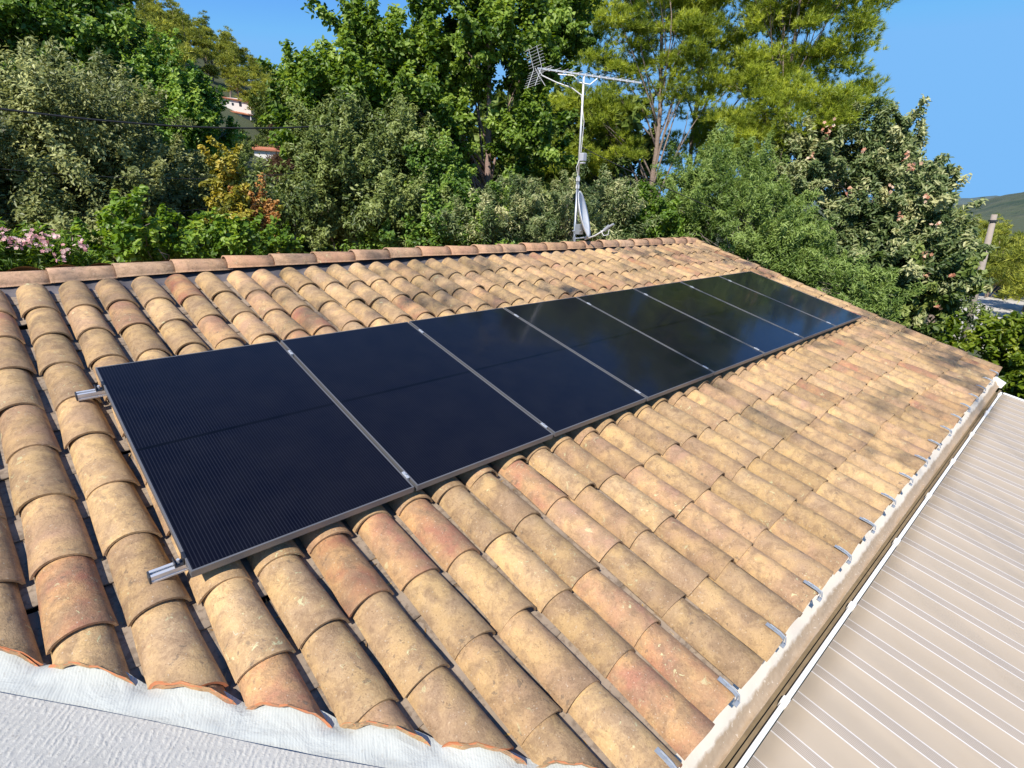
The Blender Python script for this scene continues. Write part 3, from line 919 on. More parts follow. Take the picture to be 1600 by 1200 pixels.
# the dish is turned nearly edge on to the camera, facing right
view = (Vector(dc) - Vector(CAM)).normalized()
rgt = view.cross(Vector((0, 0, 1))).normalized()
nrm = (rgt * .95 - view * .17 + Vector((0, 0, .27))).normalized()
q = nrm.to_track_quat('Z', 'Y')
b = MB(); rings = 9; nn = 36; Vs = []; Fs = []
for lay in (0, 1):
    for i in range(rings + 1):
        r = i / rings
        for a in range(nn):
            t = 2 * math.pi * a / nn
            Vs.append(q @ Vector((.33 * r * math.cos(t), .375 * r * math.sin(t), .075 * r * r - lay * .006 - .05)))
n1 = (rings + 1) * nn
for i in range(rings):
    for a in range(nn):
        f = (i * nn + a, i * nn + (a + 1) % nn, (i + 1) * nn + (a + 1) % nn, (i + 1) * nn + a)
        Fs.append(f); Fs.append(tuple(x + n1 for x in f[::-1]))
for a in range(nn):
    Fs.append((rings * nn + a, rings * nn + (a + 1) % nn, rings * nn + (a + 1) % nn + n1, rings * nn + a + n1))
b.add(Vs, Fs); b.build('reflector', simple('dish_white', (.82, .82, .82), .4), dish, True)
def dl(px, py, d): return tuple(at(px, py, d) - dc)
b = MB(); b.tube([dl(914, 374, dm - .14), dl(930, 368, dm - .25), dl(952, 355, dm - .40)], .012, 8); b.tube([dl(914, 374, dm - .12), dl(918, 366, dm - .12)], .012, 8); b.build('feed_arm', M_mastw, dish, True)
b = MB(); b.tube([dl(944, 360, dm - .38), dl(952, 353, dm - .41)], .028, 10); b.tube([dl(952, 354, dm - .41), dl(959, 350, dm - .44)], .018, 10); b.build('receiver_head', simple('lnb_dark', (.30, .31, .34), .5), dish)
b = MB(); b.tube([dl(939, 360, dm - .35), dl(943, 368, dm - .36), dl(950, 367, dm - .38), dl(952, 358, dm - .4)], .006, 6); b.build('cable', M_white, dish)
b = MB(); b.box(-.05, .05, -.05, .05, -.08, .08, M=Matrix.Translation(Vector(dl(905, 358, dm - .05)))); b.tube([dl(895, 361, dm), dl(908, 361, dm - .1)], .012, 8); b.tube([dl(897, 373, dm), dl(914, 371, dm - .1)], .012, 8); b.build('bracket', M_mastg, dish)

# ------------------------------------------------------------------ foliage
def unit(v): return v / (np.linalg.norm(v, axis=-1, keepdims=True) + 1e-9)

def leaf_mesh(C, D, Nn, L, W, six=False, fold=.18, curl=.12):
    """C centres, D pointing direction, Nn leaf normal, arrays; returns V, F"""
    S = unit(np.cross(D, Nn)); Nn = unit(np.cross(S, D))
    L = L[:, None]; W = W[:, None]
    if six:
        P = [C - D * L / 2,
             C - D * L * .18 + S * W / 2 + Nn * W * fold,
             C + D * L * .18 + S * W * .42 + Nn * (W * fold * .8),
             C + D * L / 2 - Nn * L * curl,
             C + D * L * .18 - S * W * .42 + Nn * (W * fold * .8),
             C - D * L * .18 - S * W / 2 + Nn * W * fold]
        V = np.stack(P, 1); n = len(C); b = (np.arange(n) * 6)[:, None]
        F = np.concatenate([b + np.array([[0, 1, 2, 3]]), b + np.array([[0, 3, 4, 5]])])
        return V.reshape(-1, 3), F, 6
    P = [C - D * L / 2, C + S * W / 2 + Nn * W * fold, C + D * L / 2 - Nn * L * curl, C - S * W / 2 + Nn * W * fold]
    V = np.stack(P, 1); n = len(C); b = (np.arange(n) * 4)[:, None]
    F = np.concatenate([b + np.array([[0, 1, 2]]), b + np.array([[0, 2, 3]])])
    return V.reshape(-1, 3), F, 4

def rdir(n): return unit(rng.normal(size=(n, 3)))

def sample_clumps(lobes, n, inner=.22):
    """lobes (c, r3). clump centres mostly near the skin of the union, uneven outline"""
    w = np.array([(l[1][0] * l[1][1] * l[1][2]) ** (2 / 3) for l in lobes]); w /= w.sum()
    out = []; odir = []; tries = 0
    ph = rng.random(6) * 6.28
    while len(out) < n and tries < n * 20:
        tries += 1
        i = rng.choice(len(lobes), p=w); c, r = lobes[i]
        d = rdir(1)[0]
        k = 1 + .13 * math.sin(d[0] * 4 + ph[0]) * math.sin(d[1] * 5 + ph[1]) + .10 * math.sin(d[2] * 7 + ph[2] + i) + rng.normal(0, .10)
        rad = (rng.uniform(.72, 1.0) if rng.random() > inner else rng.uniform(.3, .8)) * k
        p = c + d * r * rad
        if rad > .75 * k:
            bad = False
            for j, (c2, r2) in enumerate(lobes):
                if j != i and (((p - c2) / r2) ** 2).sum() < .45: bad = True; break
            if bad and rng.random() < .8: continue
        if p[2] < terrain(p[0], p[1]) + .1: continue
        fr = 2.6 / max(.6, r.mean()) ** .6
        hole = math.sin(p[0] * fr + ph[3] * 3) + math.sin(p[1] * fr * 1.13 + ph[4] * 3) + math.sin(p[2] * fr * 1.31 + ph[5] * 3) + .7 * math.sin((p[0] + p[2]) * fr * 2.1)
        if hole < -.75 and rng.random() < .85: continue
        out.append(p); odir.append(unit(d / r * r.mean()))
    return np.array(out), np.array(odir)

def crown_broad(lobes, n_cl, cr, n_leaf, L, W, six=False, up=.45, droop=0.0, flat=.75, inner=.22, lvar=.3, tilt=.8, tintb=0.0, fold=.18):
    cc, od = sample_clumps(lobes, n_cl, inner)
    n_cl = len(cc)
    per = max(1, int(n_leaf / n_cl))
    rad = cr * rng.uniform(.45, 1.5, n_cl)
    cid = np.repeat(np.arange(n_cl), per); n = len(cid)
    ax = unit(od * .75 + np.array([0, 0, .45]) + rdir(n_cl) * .75)
    tl = rng.random(n) ** .8; sp = rdir(n) * (rng.random(n) ** .6)[:, None]
    q = np.clip(tl, 0, 1)
    off = ax[cid] * ((tl * 1.9 - .55) * rad[cid])[:, None] + sp * (rad[cid] * (.62 - .38 * tl))[:, None]
    P = cc[cid] + off; d = unit(sp)
    out = unit(d * .7 + ax[cid] * .7)
    Nn = unit(out * .5 + np.array([0, 0, up * .5]) + np.array(SUN) * .5 + rng.normal(size=(n, 3)) * tilt * .5)
    D = unit(out + rng.normal(size=(n, 3)) * .8 + np.array([0, 0, -droop])); D = unit(D - Nn * (D * Nn).sum(1, keepdims=True) * .7)
    l = L * rng.uniform(1 - lvar, 1 + lvar, n); w = W * rng.uniform(1 - lvar, 1 + lvar, n)
    V, F_, k = leaf_mesh(P, D, Nn, l, w, six, fold)
    ct = rng.normal(0, .22, n_cl)
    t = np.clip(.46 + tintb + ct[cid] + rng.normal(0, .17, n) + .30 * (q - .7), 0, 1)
    return V, F_, np.repeat(t, k), cc

def crown_needle(lobes, n_cl, cr, per_tuft, tufts, L, W, inner=.25, flat=.55, tintb=0.0):
    """needle foliage: every clump holds tufts, every tuft a brush of thin blades"""
    cc, od = sample_clumps(lobes, n_cl, inner); n_cl = len(cc)
    rad = cr * rng.uniform(.6, 1.3, n_cl)
    cid = np.repeat(np.arange(n_cl), tufts); nt = len(cid)
    d = rdir(nt); d[:, 2] = np.abs(d[:, 2]) * .9 - .15
    tc = cc[cid] + d * np.array([1, 1, flat]) * (rad[cid] * rng.random(nt) ** .5)[:, None]
    td = unit(d * .8 + od[cid] * .3 + np.array([0, 0, .65]) + rng.normal(size=(nt, 3)) * .3)
    tid = np.repeat(np.arange(nt), per_tuft); n = len(tid)
    D = unit(td[tid] * .8 + rdir(n) * .75)
    P = tc[tid] + td[tid] * (rng.random(n)[:, None] * L * .6) 
    S = unit(np.cross(D, rdir(n)))
    l = (L * rng.uniform(.7, 1.2, n))[:, None]
    V = np.stack([P - S * W / 2, P + S * W / 2, P + D * l], 1).reshape(-1, 3)
    F_ = np.arange(3 * n).reshape(-1, 3)
    ct = rng.normal(0, .15, n_cl); tt = rng.normal(0, .12, nt)
    t = np.clip(.5 + tintb + ct[cid][tid] + tt[tid] + rng.normal(0, .08, n), 0, 1)
    return V, F_, np.repeat(t, 3), cc

def limbs(base, top, cc, r0, nl=14, mat=None, sub=2, wig=.12, start=.35):
    b = MB(); base = np.array(base); top = np.array(top); H = np.linalg.norm(top - base)
    pts = []; k = 9
    ph = rng.random(2) * 6
    for i in range(k + 1):
        s = i / k
        p = base + (top - base) * s + np.array([math.sin(s * 5 + ph[0]), math.cos(s * 4 + ph[1]), 0]) * H * .018 * math.sin(math.pi * min(1, s * 1.2))
        pts.append(p)
    rad = [r0 * (1 - .80 * (i / k)) + (r0 * .35 if i == 0 else 0) for i in range(k + 1)]
    b.tube(pts, rad, 9)
    if len(cc):
        order = rng.permutation(len(cc))[:nl]
        for ci in order:
            c = cc[ci]
            hf = (c[2] - base[2]) / max(.1, (top[2] - base[2]))
            s = min(.97, max(start, hf * .75 + rng.uniform(-.15, .05)))
            i = int(s * k); p0 = np.array(pts[i]) + (np.array(pts[min(i + 1, k)]) - np.array(pts[i])) * (s * k - i)
            r1 = r0 * (1 - .80 * s) * .42
            dd = (c - p0) * .93; ln = np.linalg.norm(dd)
            if ln < .2: continue
            q = []
            bow = rng.normal(size=3) * ln * wig * .5
            for j in range(6):
                t = j / 5
                q.append(p0 + dd * t + bow * math.sin(math.pi * t) + np.array([0, 0, ln * .10 * math.sin(math.pi * t)]))
            b.tube(q, [max(.006, r1 * (1 - .82 * j / 5)) for j in range(6)], 6)
            for sb in range(sub):
                m = q[rng.integers(2, 5)]; e = m + (c - m) * .6 + rng.normal(size=3) * ln * .06
                b.tube([m, (m + e) / 2 + rng.normal(size=3) * ln * .02, e], [max(.005, r1 * .4), max(.004, r1 * .25), .004], 5)
    return b

def PXL(items):
    """lobes given by bearing (photo position), distance and size in metres-from-pixels"""
    out = []
    for it in items:
        px, py, dist, rx, ry = it[:5]; c = at(px, py, dist)
        dep = -np.dot(c - CAM, CB)
        r = rx * dep / F; rz = ry * dep / F
        rd = it[5] if len(it) > 5 else r
        # horizontal axes: keep it simple, round in plan
        out.append((c, np.array([r * .5 + rd * .5, r * .5 + rd * .5, rz])))
    return out

def plant(name, label, cat, lobes, kind, mat, trunk=None, barkmat=None, group=None, r0=.12, nl=14, top=None, base=None, **kw):
    L = PXL(lobes)
    cen = np.mean([l[0] for l in L], axis=0); L0 = L
    if base is None: bx, by = cen[0], cen[1]
    else: bx, by = base
    bz = float(terrain(bx, by)) - .1
    root = empty(name, (bx, by, bz), label=label, cat=cat, group=group)
    extra = []
    for c_, r_ in L:
        for q_ in range(5 if kind == 'broad' else 3):
            d_ = rdir(1)[0]; d_[2] = abs(d_[2]) * .9 + (-.2 if rng.random() < .4 else .1)
            f_ = rng.uniform(.30, .52); extra.append((c_ + unit(d_) * r_ * rng.uniform(.60, .92), r_ * f_ * np.array([1, 1, rng.uniform(.8, 1.2)])))
    L = L + extra
    fn = crown_broad if kind == 'broad' else crown_needle
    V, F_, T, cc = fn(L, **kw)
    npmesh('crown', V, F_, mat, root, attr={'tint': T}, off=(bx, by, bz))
    hi = np.mean([l[0][2] for l in L0])
    tp = np.array([cen[0], cen[1], hi]) if top is None else np.array(top)
    b = limbs((bx, by, bz), tp, cc, r0, nl)
    b.build('trunk', barkmat or M_bark, root, True, off=(bx, by, bz))
    return root, L, cc

LM_olive = leaf_mat('olive_grey_leaf', (0.078, 0.106, 0.032), (0.220, 0.249, 0.085), (0.429, 0.448, 0.180), .28)
LM_green = leaf_mat('green_leaf', (0.056, 0.122, 0.015), (0.162, 0.288, 0.039), (0.373, 0.490, 0.094), .34)
LM_deep = leaf_mat('deep_green_leaf', (0.041, 0.086, 0.013), (0.119, 0.219, 0.031), (0.311, 0.423, 0.077), .32)
LM_fig = leaf_mat('fig_leaf', (0.052, 0.109, 0.012), (0.159, 0.255, 0.032), (0.341, 0.450, 0.090), .38)
LM_pine = leaf_mat('pine_needle', (0.100, 0.145, 0.017), (0.292, 0.365, 0.039), (0.559, 0.608, 0.074), .28, .5)
LM_pinefar = leaf_mat('far_pine_needle', (0.093, 0.124, 0.018), (0.256, 0.291, 0.038), (0.482, 0.480, 0.065), .22, .6, .35)
LM_feather = leaf_mat('feathery_leaf', (0.071, 0.131, 0.024), (0.194, 0.284, 0.060), (0.347, 0.447, 0.130), .33)
LM_arb = leaf_mat('oleander_leaf', (0.061, 0.103, 0.030), (0.193, 0.247, 0.090), (0.550, 0.540, 0.270), .28)
LM_lime = leaf_mat('lime_leaf', (.060, .105, .006), (.17, .235, .016), (.34, .38, .05), .35)
LM_fresh = leaf_mat('fresh_leaf', (0.066, 0.132, 0.012), (0.168, 0.287, 0.035), (0.336, 0.437, 0.070), .38)
LM_gold = leaf_mat('golden_leaf', (.13, .14, .02), (.36, .33, .045), (.55, .44, .08), .32)
LM_rust = leaf_mat('rust_leaf', (.20, .10, .03), (.42, .21, .06), (.55, .34, .12), .3)
LM_brown = leaf_mat('dead_needle', (.06, .035, .02), (.13, .075, .04), (.20, .12, .07), .15)
LM_mid = leaf_mat('hillside_leaf', (0.046, 0.081, 0.016), (0.124, 0.181, 0.035), (0.260, 0.312, 0.080), .25, .5, .5)
LM_pink = leaf_mat('pink_petal', (.60, .28, .30), (.72, .45, .44), (.80, .62, .58), .3)
LM_peach = leaf_mat('peach_petal', (.55, .22, .13), (.68, .38, .24), (.78, .58, .42), .3)

# --- near the ridge, from left to right
plant('olive_shrub', 'tall grey green evergreen filling the far left behind the ridge', 'tree',
      [(60, 210, 11.5, 125, 95), (-60, 260, 11, 140, 130), (95, 320, 11, 130, 85), (30, 400, 10.5, 140, 80), (-150, 300, 11, 150, 150)],
      'broad', LM_olive, n_cl=468, cr=0.378, n_leaf=91000, L=0.0777, W=0.0350, r0=.16, nl=14, inner=.30)
plant('olive_shrub', 'grey green evergreen right of the far left one, below the bright green tree', 'tree',
      [(215, 215, 13.5, 75, 55), (230, 300, 13, 95, 75), (180, 380, 12.5, 110, 60), (300, 330, 14, 70, 70)],
      'broad', LM_olive, n_cl=334, cr=0.378, n_leaf=63000, L=0.0814, W=0.0365, r0=.14, nl=12, inner=.30, tintb=-.06)
plant('broadleaf_tree', 'dark leafy tree in the upper left corner of the photo', 'tree',
      [(40, 60, 17, 110, 90), (85, 120, 17, 55, 58), (-80, 60, 17, 110, 110), (60, -40, 17, 100, 70), (95, 30, 17.5, 45, 48)],
      'broad', LM_deep, n_cl=351, cr=0.504, n_leaf=59500, L=0.1110, W=0.0646, six=True, r0=.20, nl=36, inner=.25)
plant('broadleaf_tree', 'rounded bright green tree below the hillside pines on the left', 'tree',
      [(245, 140, 26, 58, 42), (190, 155, 26, 45, 40), (300, 185, 27, 40, 38), (260, 210, 26, 75, 50), (325, 225, 28, 36, 34)],
      'broad', LM_green, n_cl=267, cr=0.650, n_leaf=45500, L=0.1480, W=0.0912, r0=.2, nl=20, inner=.2)
# --- the big central tree
ctr_xy = at(768, 290, 14.6)
plant('broadleaf_tree', 'large spreading broadleaf tree with a bare pinkish trunk left of the aerial', 'tree',
      [(585, 98, 14.5, 78, 38), (508, 140, 14.6, 56, 30), (530, 190, 14.4, 95, 50), (640, 125, 14.4, 90, 45), (620, 190, 14.2, 90, 55), (685, 205, 14.2, 50, 45),
       (760, 85, 14.6, 105, 55), (850, 75, 14.8, 60, 60), (790, -5, 14.6, 60, 28), (680, 20, 14.6, 42, 18), (700, -35, 14.6, 60, 20), (835, 215, 14.2, 50, 55), (562, 50, 15, 36, 18), (493, 4, 15, 15, 9), (665, 265, 14.0, 62, 50), (870, 5, 15, 50, 25)],
      'broad', LM_fig, n_cl=686, cr=0.378, n_leaf=122500, L=0.1110, W=0.0684, six=True, r0=.17, nl=22, inner=.10, base=(ctr_xy[0], ctr_xy[1]), top=at(765, 40, 14.6),
      barkmat=simple('pinkish_bark', (.30, .21, .18), .9, var=.4, scale=9, bump=.6, bscale=25, bdist=.02))
plant('olive_shrub', 'olive green bushy tree left of the large spreading one', 'tree',
      [(518, 250, 12.5, 55, 58), (560, 300, 12, 85, 70), (485, 345, 12, 72, 50), (600, 350, 11.5, 80, 45), (590, 240, 12.6, 70, 55)],
      'broad', leaf_mat('olive_green_leaf', (.060, .095, .024), (.17, .22, .055), (.33, .38, .13), .30), n_cl=401, cr=0.378, n_leaf=77000, L=0.0925, W=0.0380, r0=.14, nl=14, inner=.28)
plant('dense_shrub', 'dense dark green shrub under the large spreading tree', 'shrub',
      [(670, 305, 12.2, 65, 50), (720, 350, 11.8, 85, 45), (640, 370, 11.4, 80, 35), (700, 400, 11.2, 110, 40)],
      'broad', LM_deep, n_cl=318, cr=0.336, n_leaf=56000, L=0.0814, W=0.0456, r0=.10, nl=24, inner=.3)
plant('grey_shrub', 'low grey green shrub behind the ridge beside the aerial mast', 'shrub',
      [(800, 345, 11.4, 75, 38), (870, 330, 11.7, 65, 40), (760, 375, 11.2, 80, 30), (940, 335, 12.2, 45, 40), (890, 375, 11.8, 90, 30)],
      'broad', LM_arb, n_cl=251, cr=0.294, n_leaf=52500, L=0.0888, W=0.0228, r0=.08, nl=20, inner=.3, tintb=-.02)
plant('laurel_shrub', 'fresh green shrub between the dish and the feathery shrub', 'shrub',
      [(1000, 345, 13, 42, 40), (970, 370, 12.8, 45, 25), (1030, 360, 13.2, 40, 30)],
      'broad', LM_fresh, n_cl=91, cr=0.273, n_leaf=14875, L=0.0888, W=0.0380, six=True, r0=.05, nl=12, inner=.3, tintb=-.15)
# --- plants leaning on the ridge at the left
ole, L_, cc_ = plant('oleander', 'bright green oleander with pink flowers behind the left end of the ridge', 'shrub',
      [(40, 416, 8.0, 70, 26), (-40, 418, 8.0, 80, 30), (105, 418, 8.2, 45, 18), (-100, 412, 8, 80, 40)],
      'broad', LM_fresh, n_cl=141, cr=0.210, n_leaf=16625, L=0.0962, W=0.0167, six=True, up=.2, r0=.05, nl=12, inner=.3, tintb=-.12)
def blossoms(root, spots, dist, n, mat, size, spread, name='blossom'):
    P = []; 
    for (px, py) in spots:
        c = at(px, py, dist if not callable(dist) else dist(px))
        for i in range(n): P.append(c + rng.normal(size=3) * spread)
    P = np.array(P); m_ = len(P)
    Vs = []; Fs = []; T = []; bs = 0
    for p in P:
        nrm_ = unit(np.array([0, 0, .5]) + rng.normal(size=3) * .6 + (CAM - p) / np.linalg.norm(CAM - p) * .5); a = unit(np.cross(nrm_, rng.normal(size=3))); b_ = np.cross(nrm_, a); t = rng.random()
        for q in range(5):
            an = 2 * math.pi * q / 5; d = a * math.cos(an) + b_ * math.sin(an); s = np.cross(nrm_, d)
            Vs += [p, p + d * size * .6 + s * size * .38 + nrm_ * size * .2, p + d * size + nrm_ * size * .12, p + d * size * .6 - s * size * .38 + nrm_ * size * .2]
            Fs.append((bs, bs + 1, bs + 2, bs + 3)); bs += 4; T += [t] * 4
    o = npmesh(name, np.array(Vs), np.array(Fs), mat, root, attr={'tint': np.array(T)}, off=root.location)
    return o
blossoms(ole, [(12, 372), (18, 380), (55, 368), (60, 372), (83, 365), (130, 378), (126, 384), (30, 380), (68, 387), (92, 408), (5, 368), (47, 381), (38, 372), (73, 376), (100, 390)], 7.6, 9, LM_pink, .022, .035)
vine, _, _ = plant('broadleaf_shrub', 'leggy broadleaf shrub with light green leaves behind the left ridge', 'shrub',
      [(175, 395, 8.6, 38, 25), (215, 375, 8.8, 35, 40), (265, 385, 9.0, 50, 30), (310, 390, 9.2, 50, 28), (370, 385, 9.4, 60, 28), (190, 345, 8.7, 22, 20), (280, 345, 9.2, 32, 22), (420, 395, 9.8, 40, 20)],
      'broad', LM_fresh, n_cl=125, cr=0.199, n_leaf=7350, L=0.0851, W=0.0517, six=True, up=.35, r0=.02, nl=16, inner=.3, tintb=-.05)
plant('autumn_shrub', 'shrub turning golden yellow and orange beyond the left ridge', 'shrub',
      [(352, 275, 10.6, 20, 32), (362, 320, 10.4, 28, 28), (345, 350, 10.3, 28, 25), (385, 345, 10.4, 24, 25)],
      'broad', LM_gold, n_cl=75, cr=0.189, n_leaf=5950, L=0.0740, W=0.0380, six=True, r0=.02, nl=8, inner=.3)
plant('autumn_shrub', 'rust orange shrub right of the golden one', 'shrub',
      [(393, 318, 10.5, 20, 20), (400, 350, 10.4, 22, 24)],
      'broad', LM_rust, n_cl=37, cr=0.178, n_leaf=2625, L=0.0703, W=0.0380, six=True, r0=.02, nl=6, inner=.3)
plant('conifer', 'dead brown conifer below the far white house', 'tree',
      [(446, 210, 22, 12, 22), (452, 240, 22, 15, 24), (448, 268, 22, 18, 16)],
      'needle', LM_brown, n_cl=58, cr=0.315, per_tuft=10, tufts=14, L=.22, W=.035, r0=.10, nl=14, barkmat=M_pinebark)
# --- right hand side, behind the verge
plant('feathery_shrub', 'bright feathery green shrub behind the right end of the ridge', 'shrub',
      [(1140, 290, 14.6, 85, 48), (1060, 330, 14.2, 55, 42), (1160, 350, 14.0, 95, 55), (1210, 400, 13.8, 75, 50), (1100, 385, 13.6, 70, 40), (1270, 440, 13.4, 70, 42), (1330, 480, 13.0, 60, 35)],
      'broad', LM_feather, n_cl=518, cr=0.336, n_leaf=108500, L=0.0999, W=0.0198, r0=.10, nl=40, inner=.25, up=.3)
arb, _, _ = plant('flowering_tree', 'big grey green shrub with peach flowers beyond the right hand verge', 'tree',
      [(1290, 260, 21.7, 95, 62), (1240, 310, 21.4, 80, 55), (1345, 320, 21.1, 90, 70), (1410, 375, 20.4, 85, 65), (1440, 430, 19.8, 75, 55), (1350, 430, 20.0, 95, 60), (1455, 462, 19.4, 60, 45), (1390, 250, 22.1, 45, 50), (1420, 300, 21.7, 40, 45), (1330, 215, 21.8, 50, 32)],
      'broad', LM_arb, n_cl=636, cr=0.420, n_leaf=108500, L=0.1554, W=0.0532, six=True, r0=.16, nl=50, inner=.22, up=.3, lvar=.4)
blossoms(arb, [(1287, 200), (1293, 208), (1300, 196), (1244, 325), (1248, 322), (1410, 398), (1438, 402), (1444, 398), (1387, 423), (1450, 430), (1490, 428), (1270, 246), (1350, 236), (1415, 245), (1425, 262), (1432, 255), (1462, 348), (1450, 310), (1390, 300), (1330, 300), (1405, 340), (1465, 478)], lambda px: 19.7 - (px - 1240) * .0054, 5, LM_peach, .052, .06)
plant('glossy_shrub', 'bright yellow green shrub at the right edge by the far gutter corner', 'shrub',
      [(1560, 565, 13.0, 55, 40), (1625, 560, 13.2, 55, 48), (1505, 552, 12.8, 34, 22), (1610, 620, 12.8, 55, 50), (1710, 580, 13.2, 80, 70)],
      'broad', LM_lime, n_cl=192, cr=0.315, n_leaf=20125, L=0.1258, W=0.0532, six=True, r0=.08, nl=30, inner=.25, tintb=-.05)
plant('dark_shrub', 'dark undergrowth below the striped awning at the right edge', 'shrub',
      [(1600, 700, 13.2, 80, 60), (1700, 700, 13, 90, 70)],
      'broad', LM_deep, n_cl=100, cr=0.315, n_leaf=10500, L=0.1036, W=0.0532, r0=.06, nl=12, tintb=-.2)

# --- the tall pines behind the aerial
def big_pine(label, lobes, basepx, dist, toppx, r0, n_cl, nl, tintb=0., **k):
    b_ = at(basepx[0], basepx[1], dist)
    return plant('pine_tree', label, 'tree', lobes, 'needle', LM_pine, r0=r0, nl=nl, base=(b_[0], b_[1]), top=at(toppx[0], toppx[1], dist), group='tall pines behind the roof',
          barkmat=M_pinebark, n_cl=n_cl, cr=k.get('cr', .50), per_tuft=20, tufts=k.get('tufts', 34), L=.17, W=.017, inner=.3, flat=.85, tintb=tintb)
big_pine('tall pine with two pale trunks just right of the aerial',
      [(950, 60, 21, 75, 78), (1010, 20, 21, 80, 71), (1060, 90, 21, 60, 58), (930, 130, 20.6, 55, 52), (905, 200, 20.6, 55, 44), (960, 185, 20.8, 50, 33), (880, 262, 20.6, 60, 33), (960, 250, 20.8, 55, 28), (1010, -60, 21, 90, 65), (1085, 150, 20.8, 38, 28)],
      (1028, 300), 21, (1040, -60), .15, 300, 26)
big_pine('tall pine behind the first, with bare lower limbs',
      [(1120, 40, 24, 75, 71), (1160, -30, 24, 90, 65), (1180, 80, 24, 60, 54), (1130, 115, 24, 45, 31), (1085, 240, 23.5, 60, 31), (1110, 205, 23.5, 40, 23), (1080, -40, 24, 80, 65)],
      (1105, 300), 24, (1110, -80), .13, 230, 20)
big_pine('broad pine at the right with its crown against the sky',
      [(1250, 20, 22, 85, 78), (1310, 60, 22, 60, 65), (1330, 0, 22, 55, 65), (1290, 110, 22, 50, 33), (1150, 130, 22, 60, 45), (1190, 160, 21.5, 60, 49), (1240, 190, 21.3, 70, 52), (1300, 180, 21.4, 55, 41), (1345, 150, 23.6, 24, 26), (1360, 220, 23.6, 28, 41), (1385, 250, 23.6, 20, 39), (1180, 225, 21.3, 70, 44), (1250, -50, 22, 110, 65)],
      (1200, 320), 22, (1260, -60), .13, 370, 26)
# further pines glimpsed under them
for i, (px, py, d, s) in enumerate([(1050, 322, 40, 1.0), (960, 300, 38, 1.1), (860, 320, 36, 1.0), (1180, 310, 42, 1.0)]):
    plant('pine_tree', ['low pine between the mast and the bare trunks', 'low pine behind the aerial mast', 'low pine left of the aerial mast, half hidden', 'low pine behind the feathery shrub'][i], 'tree',
          [(px, py, d, 48 * s, 24 * s), (px - 30, py + 25, d, 40 * s, 22 * s), (px + 30, py + 20, d, 40 * s, 22 * s)], 'needle', LM_pine, n_cl=46, cr=.75, per_tuft=12, tufts=16, L=.34, W=.045,
          r0=.14, nl=12, barkmat=M_pinebark, tintb=-.1)

# --- copies: hillside pines, hillside broadleaf trees and the pine wood to the right
def proto_pine(seed, h=8.0):
    root = empty('pine_tree', (0, 0, 0))
    lobes = []
    lean = rng.normal(0, .3, 2)
    for q in range(7):
        a = rng.random() * 6.28; rr_ = rng.uniform(.2, 1.5)
        z = rng.uniform(.42, .95) * h
        lobes.append((np.array([math.cos(a) * rr_ + lean[0], math.sin(a) * rr_ + lean[1], z]), np.array([1.5, 1.5, .75]) * rng.uniform(.8, 1.25) * (1.2 - .45 * z / h)))
    lobes.append((np.array([lean[0], lean[1], h * .95]), np.array([.9, .9, .7])))
    V, F_, T, cc = crown_needle(lobes, 52, .62, 7, 15, .46, .085, inner=.2)
    npmesh('crown', V, F_, LM_pinefar, root, attr={'tint': T})
    limbs((0, 0, -.8), (lean[0], lean[1], h * .92), cc, .17, 9, sub=0).build('trunk', M_pinebark, root, True)
    return root
def proto_broad(mat, h=7.0):
    root = empty('broadleaf_tree', (0, 0, 0))
    lobes = []
    for q in range(6):
        a = rng.random() * 6.28; rr_ = rng.uniform(.3, 1.5)
        lobes.append((np.array([math.cos(a) * rr_, math.sin(a) * rr_, rng.uniform(.38, .8) * h]), np.array([1.6, 1.6, 1.25]) * rng.uniform(.8, 1.2)))
    V, F_, T, cc = crown_broad(lobes, 110, .58, 5200, .34, .19, inner=.15)
    npmesh('crown', V, F_, mat, root, attr={'tint': T})
    limbs((0, 0, -.8), (0, 0, h * .7), cc, .16, 7, sub=0).build('trunk', M_bark, root, True)
    return root
pines = [proto_pine(i, 7 + i) for i in range(4)]
broads = [proto_broad(LM_mid), proto_broad(LM_mid), proto_broad(LM_mid, 8)]
used = set()
def put(protos, x, y, s, label, cat, group, dz=0.):
    i = rng.integers(len(protos)); p = protos[i]
    if id(p) in used: o = copytree(p)
    else: used.add(id(p)); o = p
    o.location = (x, y, float(terrain(x, y)) + dz); o.scale = (s, s, s * rng.uniform(.9, 1.12)); o.rotation_euler = (0, 0, rng.random() * 6.28)
    return tag(o, label, cat, group)
HOUSES = [(372, 172, 150), (425, 245, 98)]
def clear_of_houses(px, d):
    for hx, hy, hd in HOUSES:
        if abs(px - hx) < 42 and hd - 26 < d < hd + 8: return False
        if abs(px - hx) < 26 and hd - 60 < d < hd: return False
    return True
cnt = 0
for d in np.geomspace(84, 262, 14):
    step = 3.6 + d * .006
    pxs = np.arange(90, 560, step * F / d)
    for px in pxs:
        px_ = px + rng.normal(0, 6); d_ = d * (1 + rng.normal(0, .03))
        if abs(px_ - 372) < 52 and d_ < 143: continue
        if not clear_of_houses(px_, d_): continue
        dd_ = ray(px_, 300); dd_ = dd_ / math.hypot(dd_[0], dd_[1]); x, y = CAM[0] + dd_[0] * d_, CAM[1] + dd_[1] * d_
        if d_ > 135 or rng.random() < .25:
            put(pines, x, y, rng.uniform(.95, 1.4), 'yellow green pine standing among the pines covering the hillside', 'tree', 'pines covering the far hillside')
        else:
            put(broads, x, y, rng.uniform(.8, 1.3), 'green tree on the slope below the far white houses', 'tree', 'trees on the slope below the far houses')
        cnt += 1
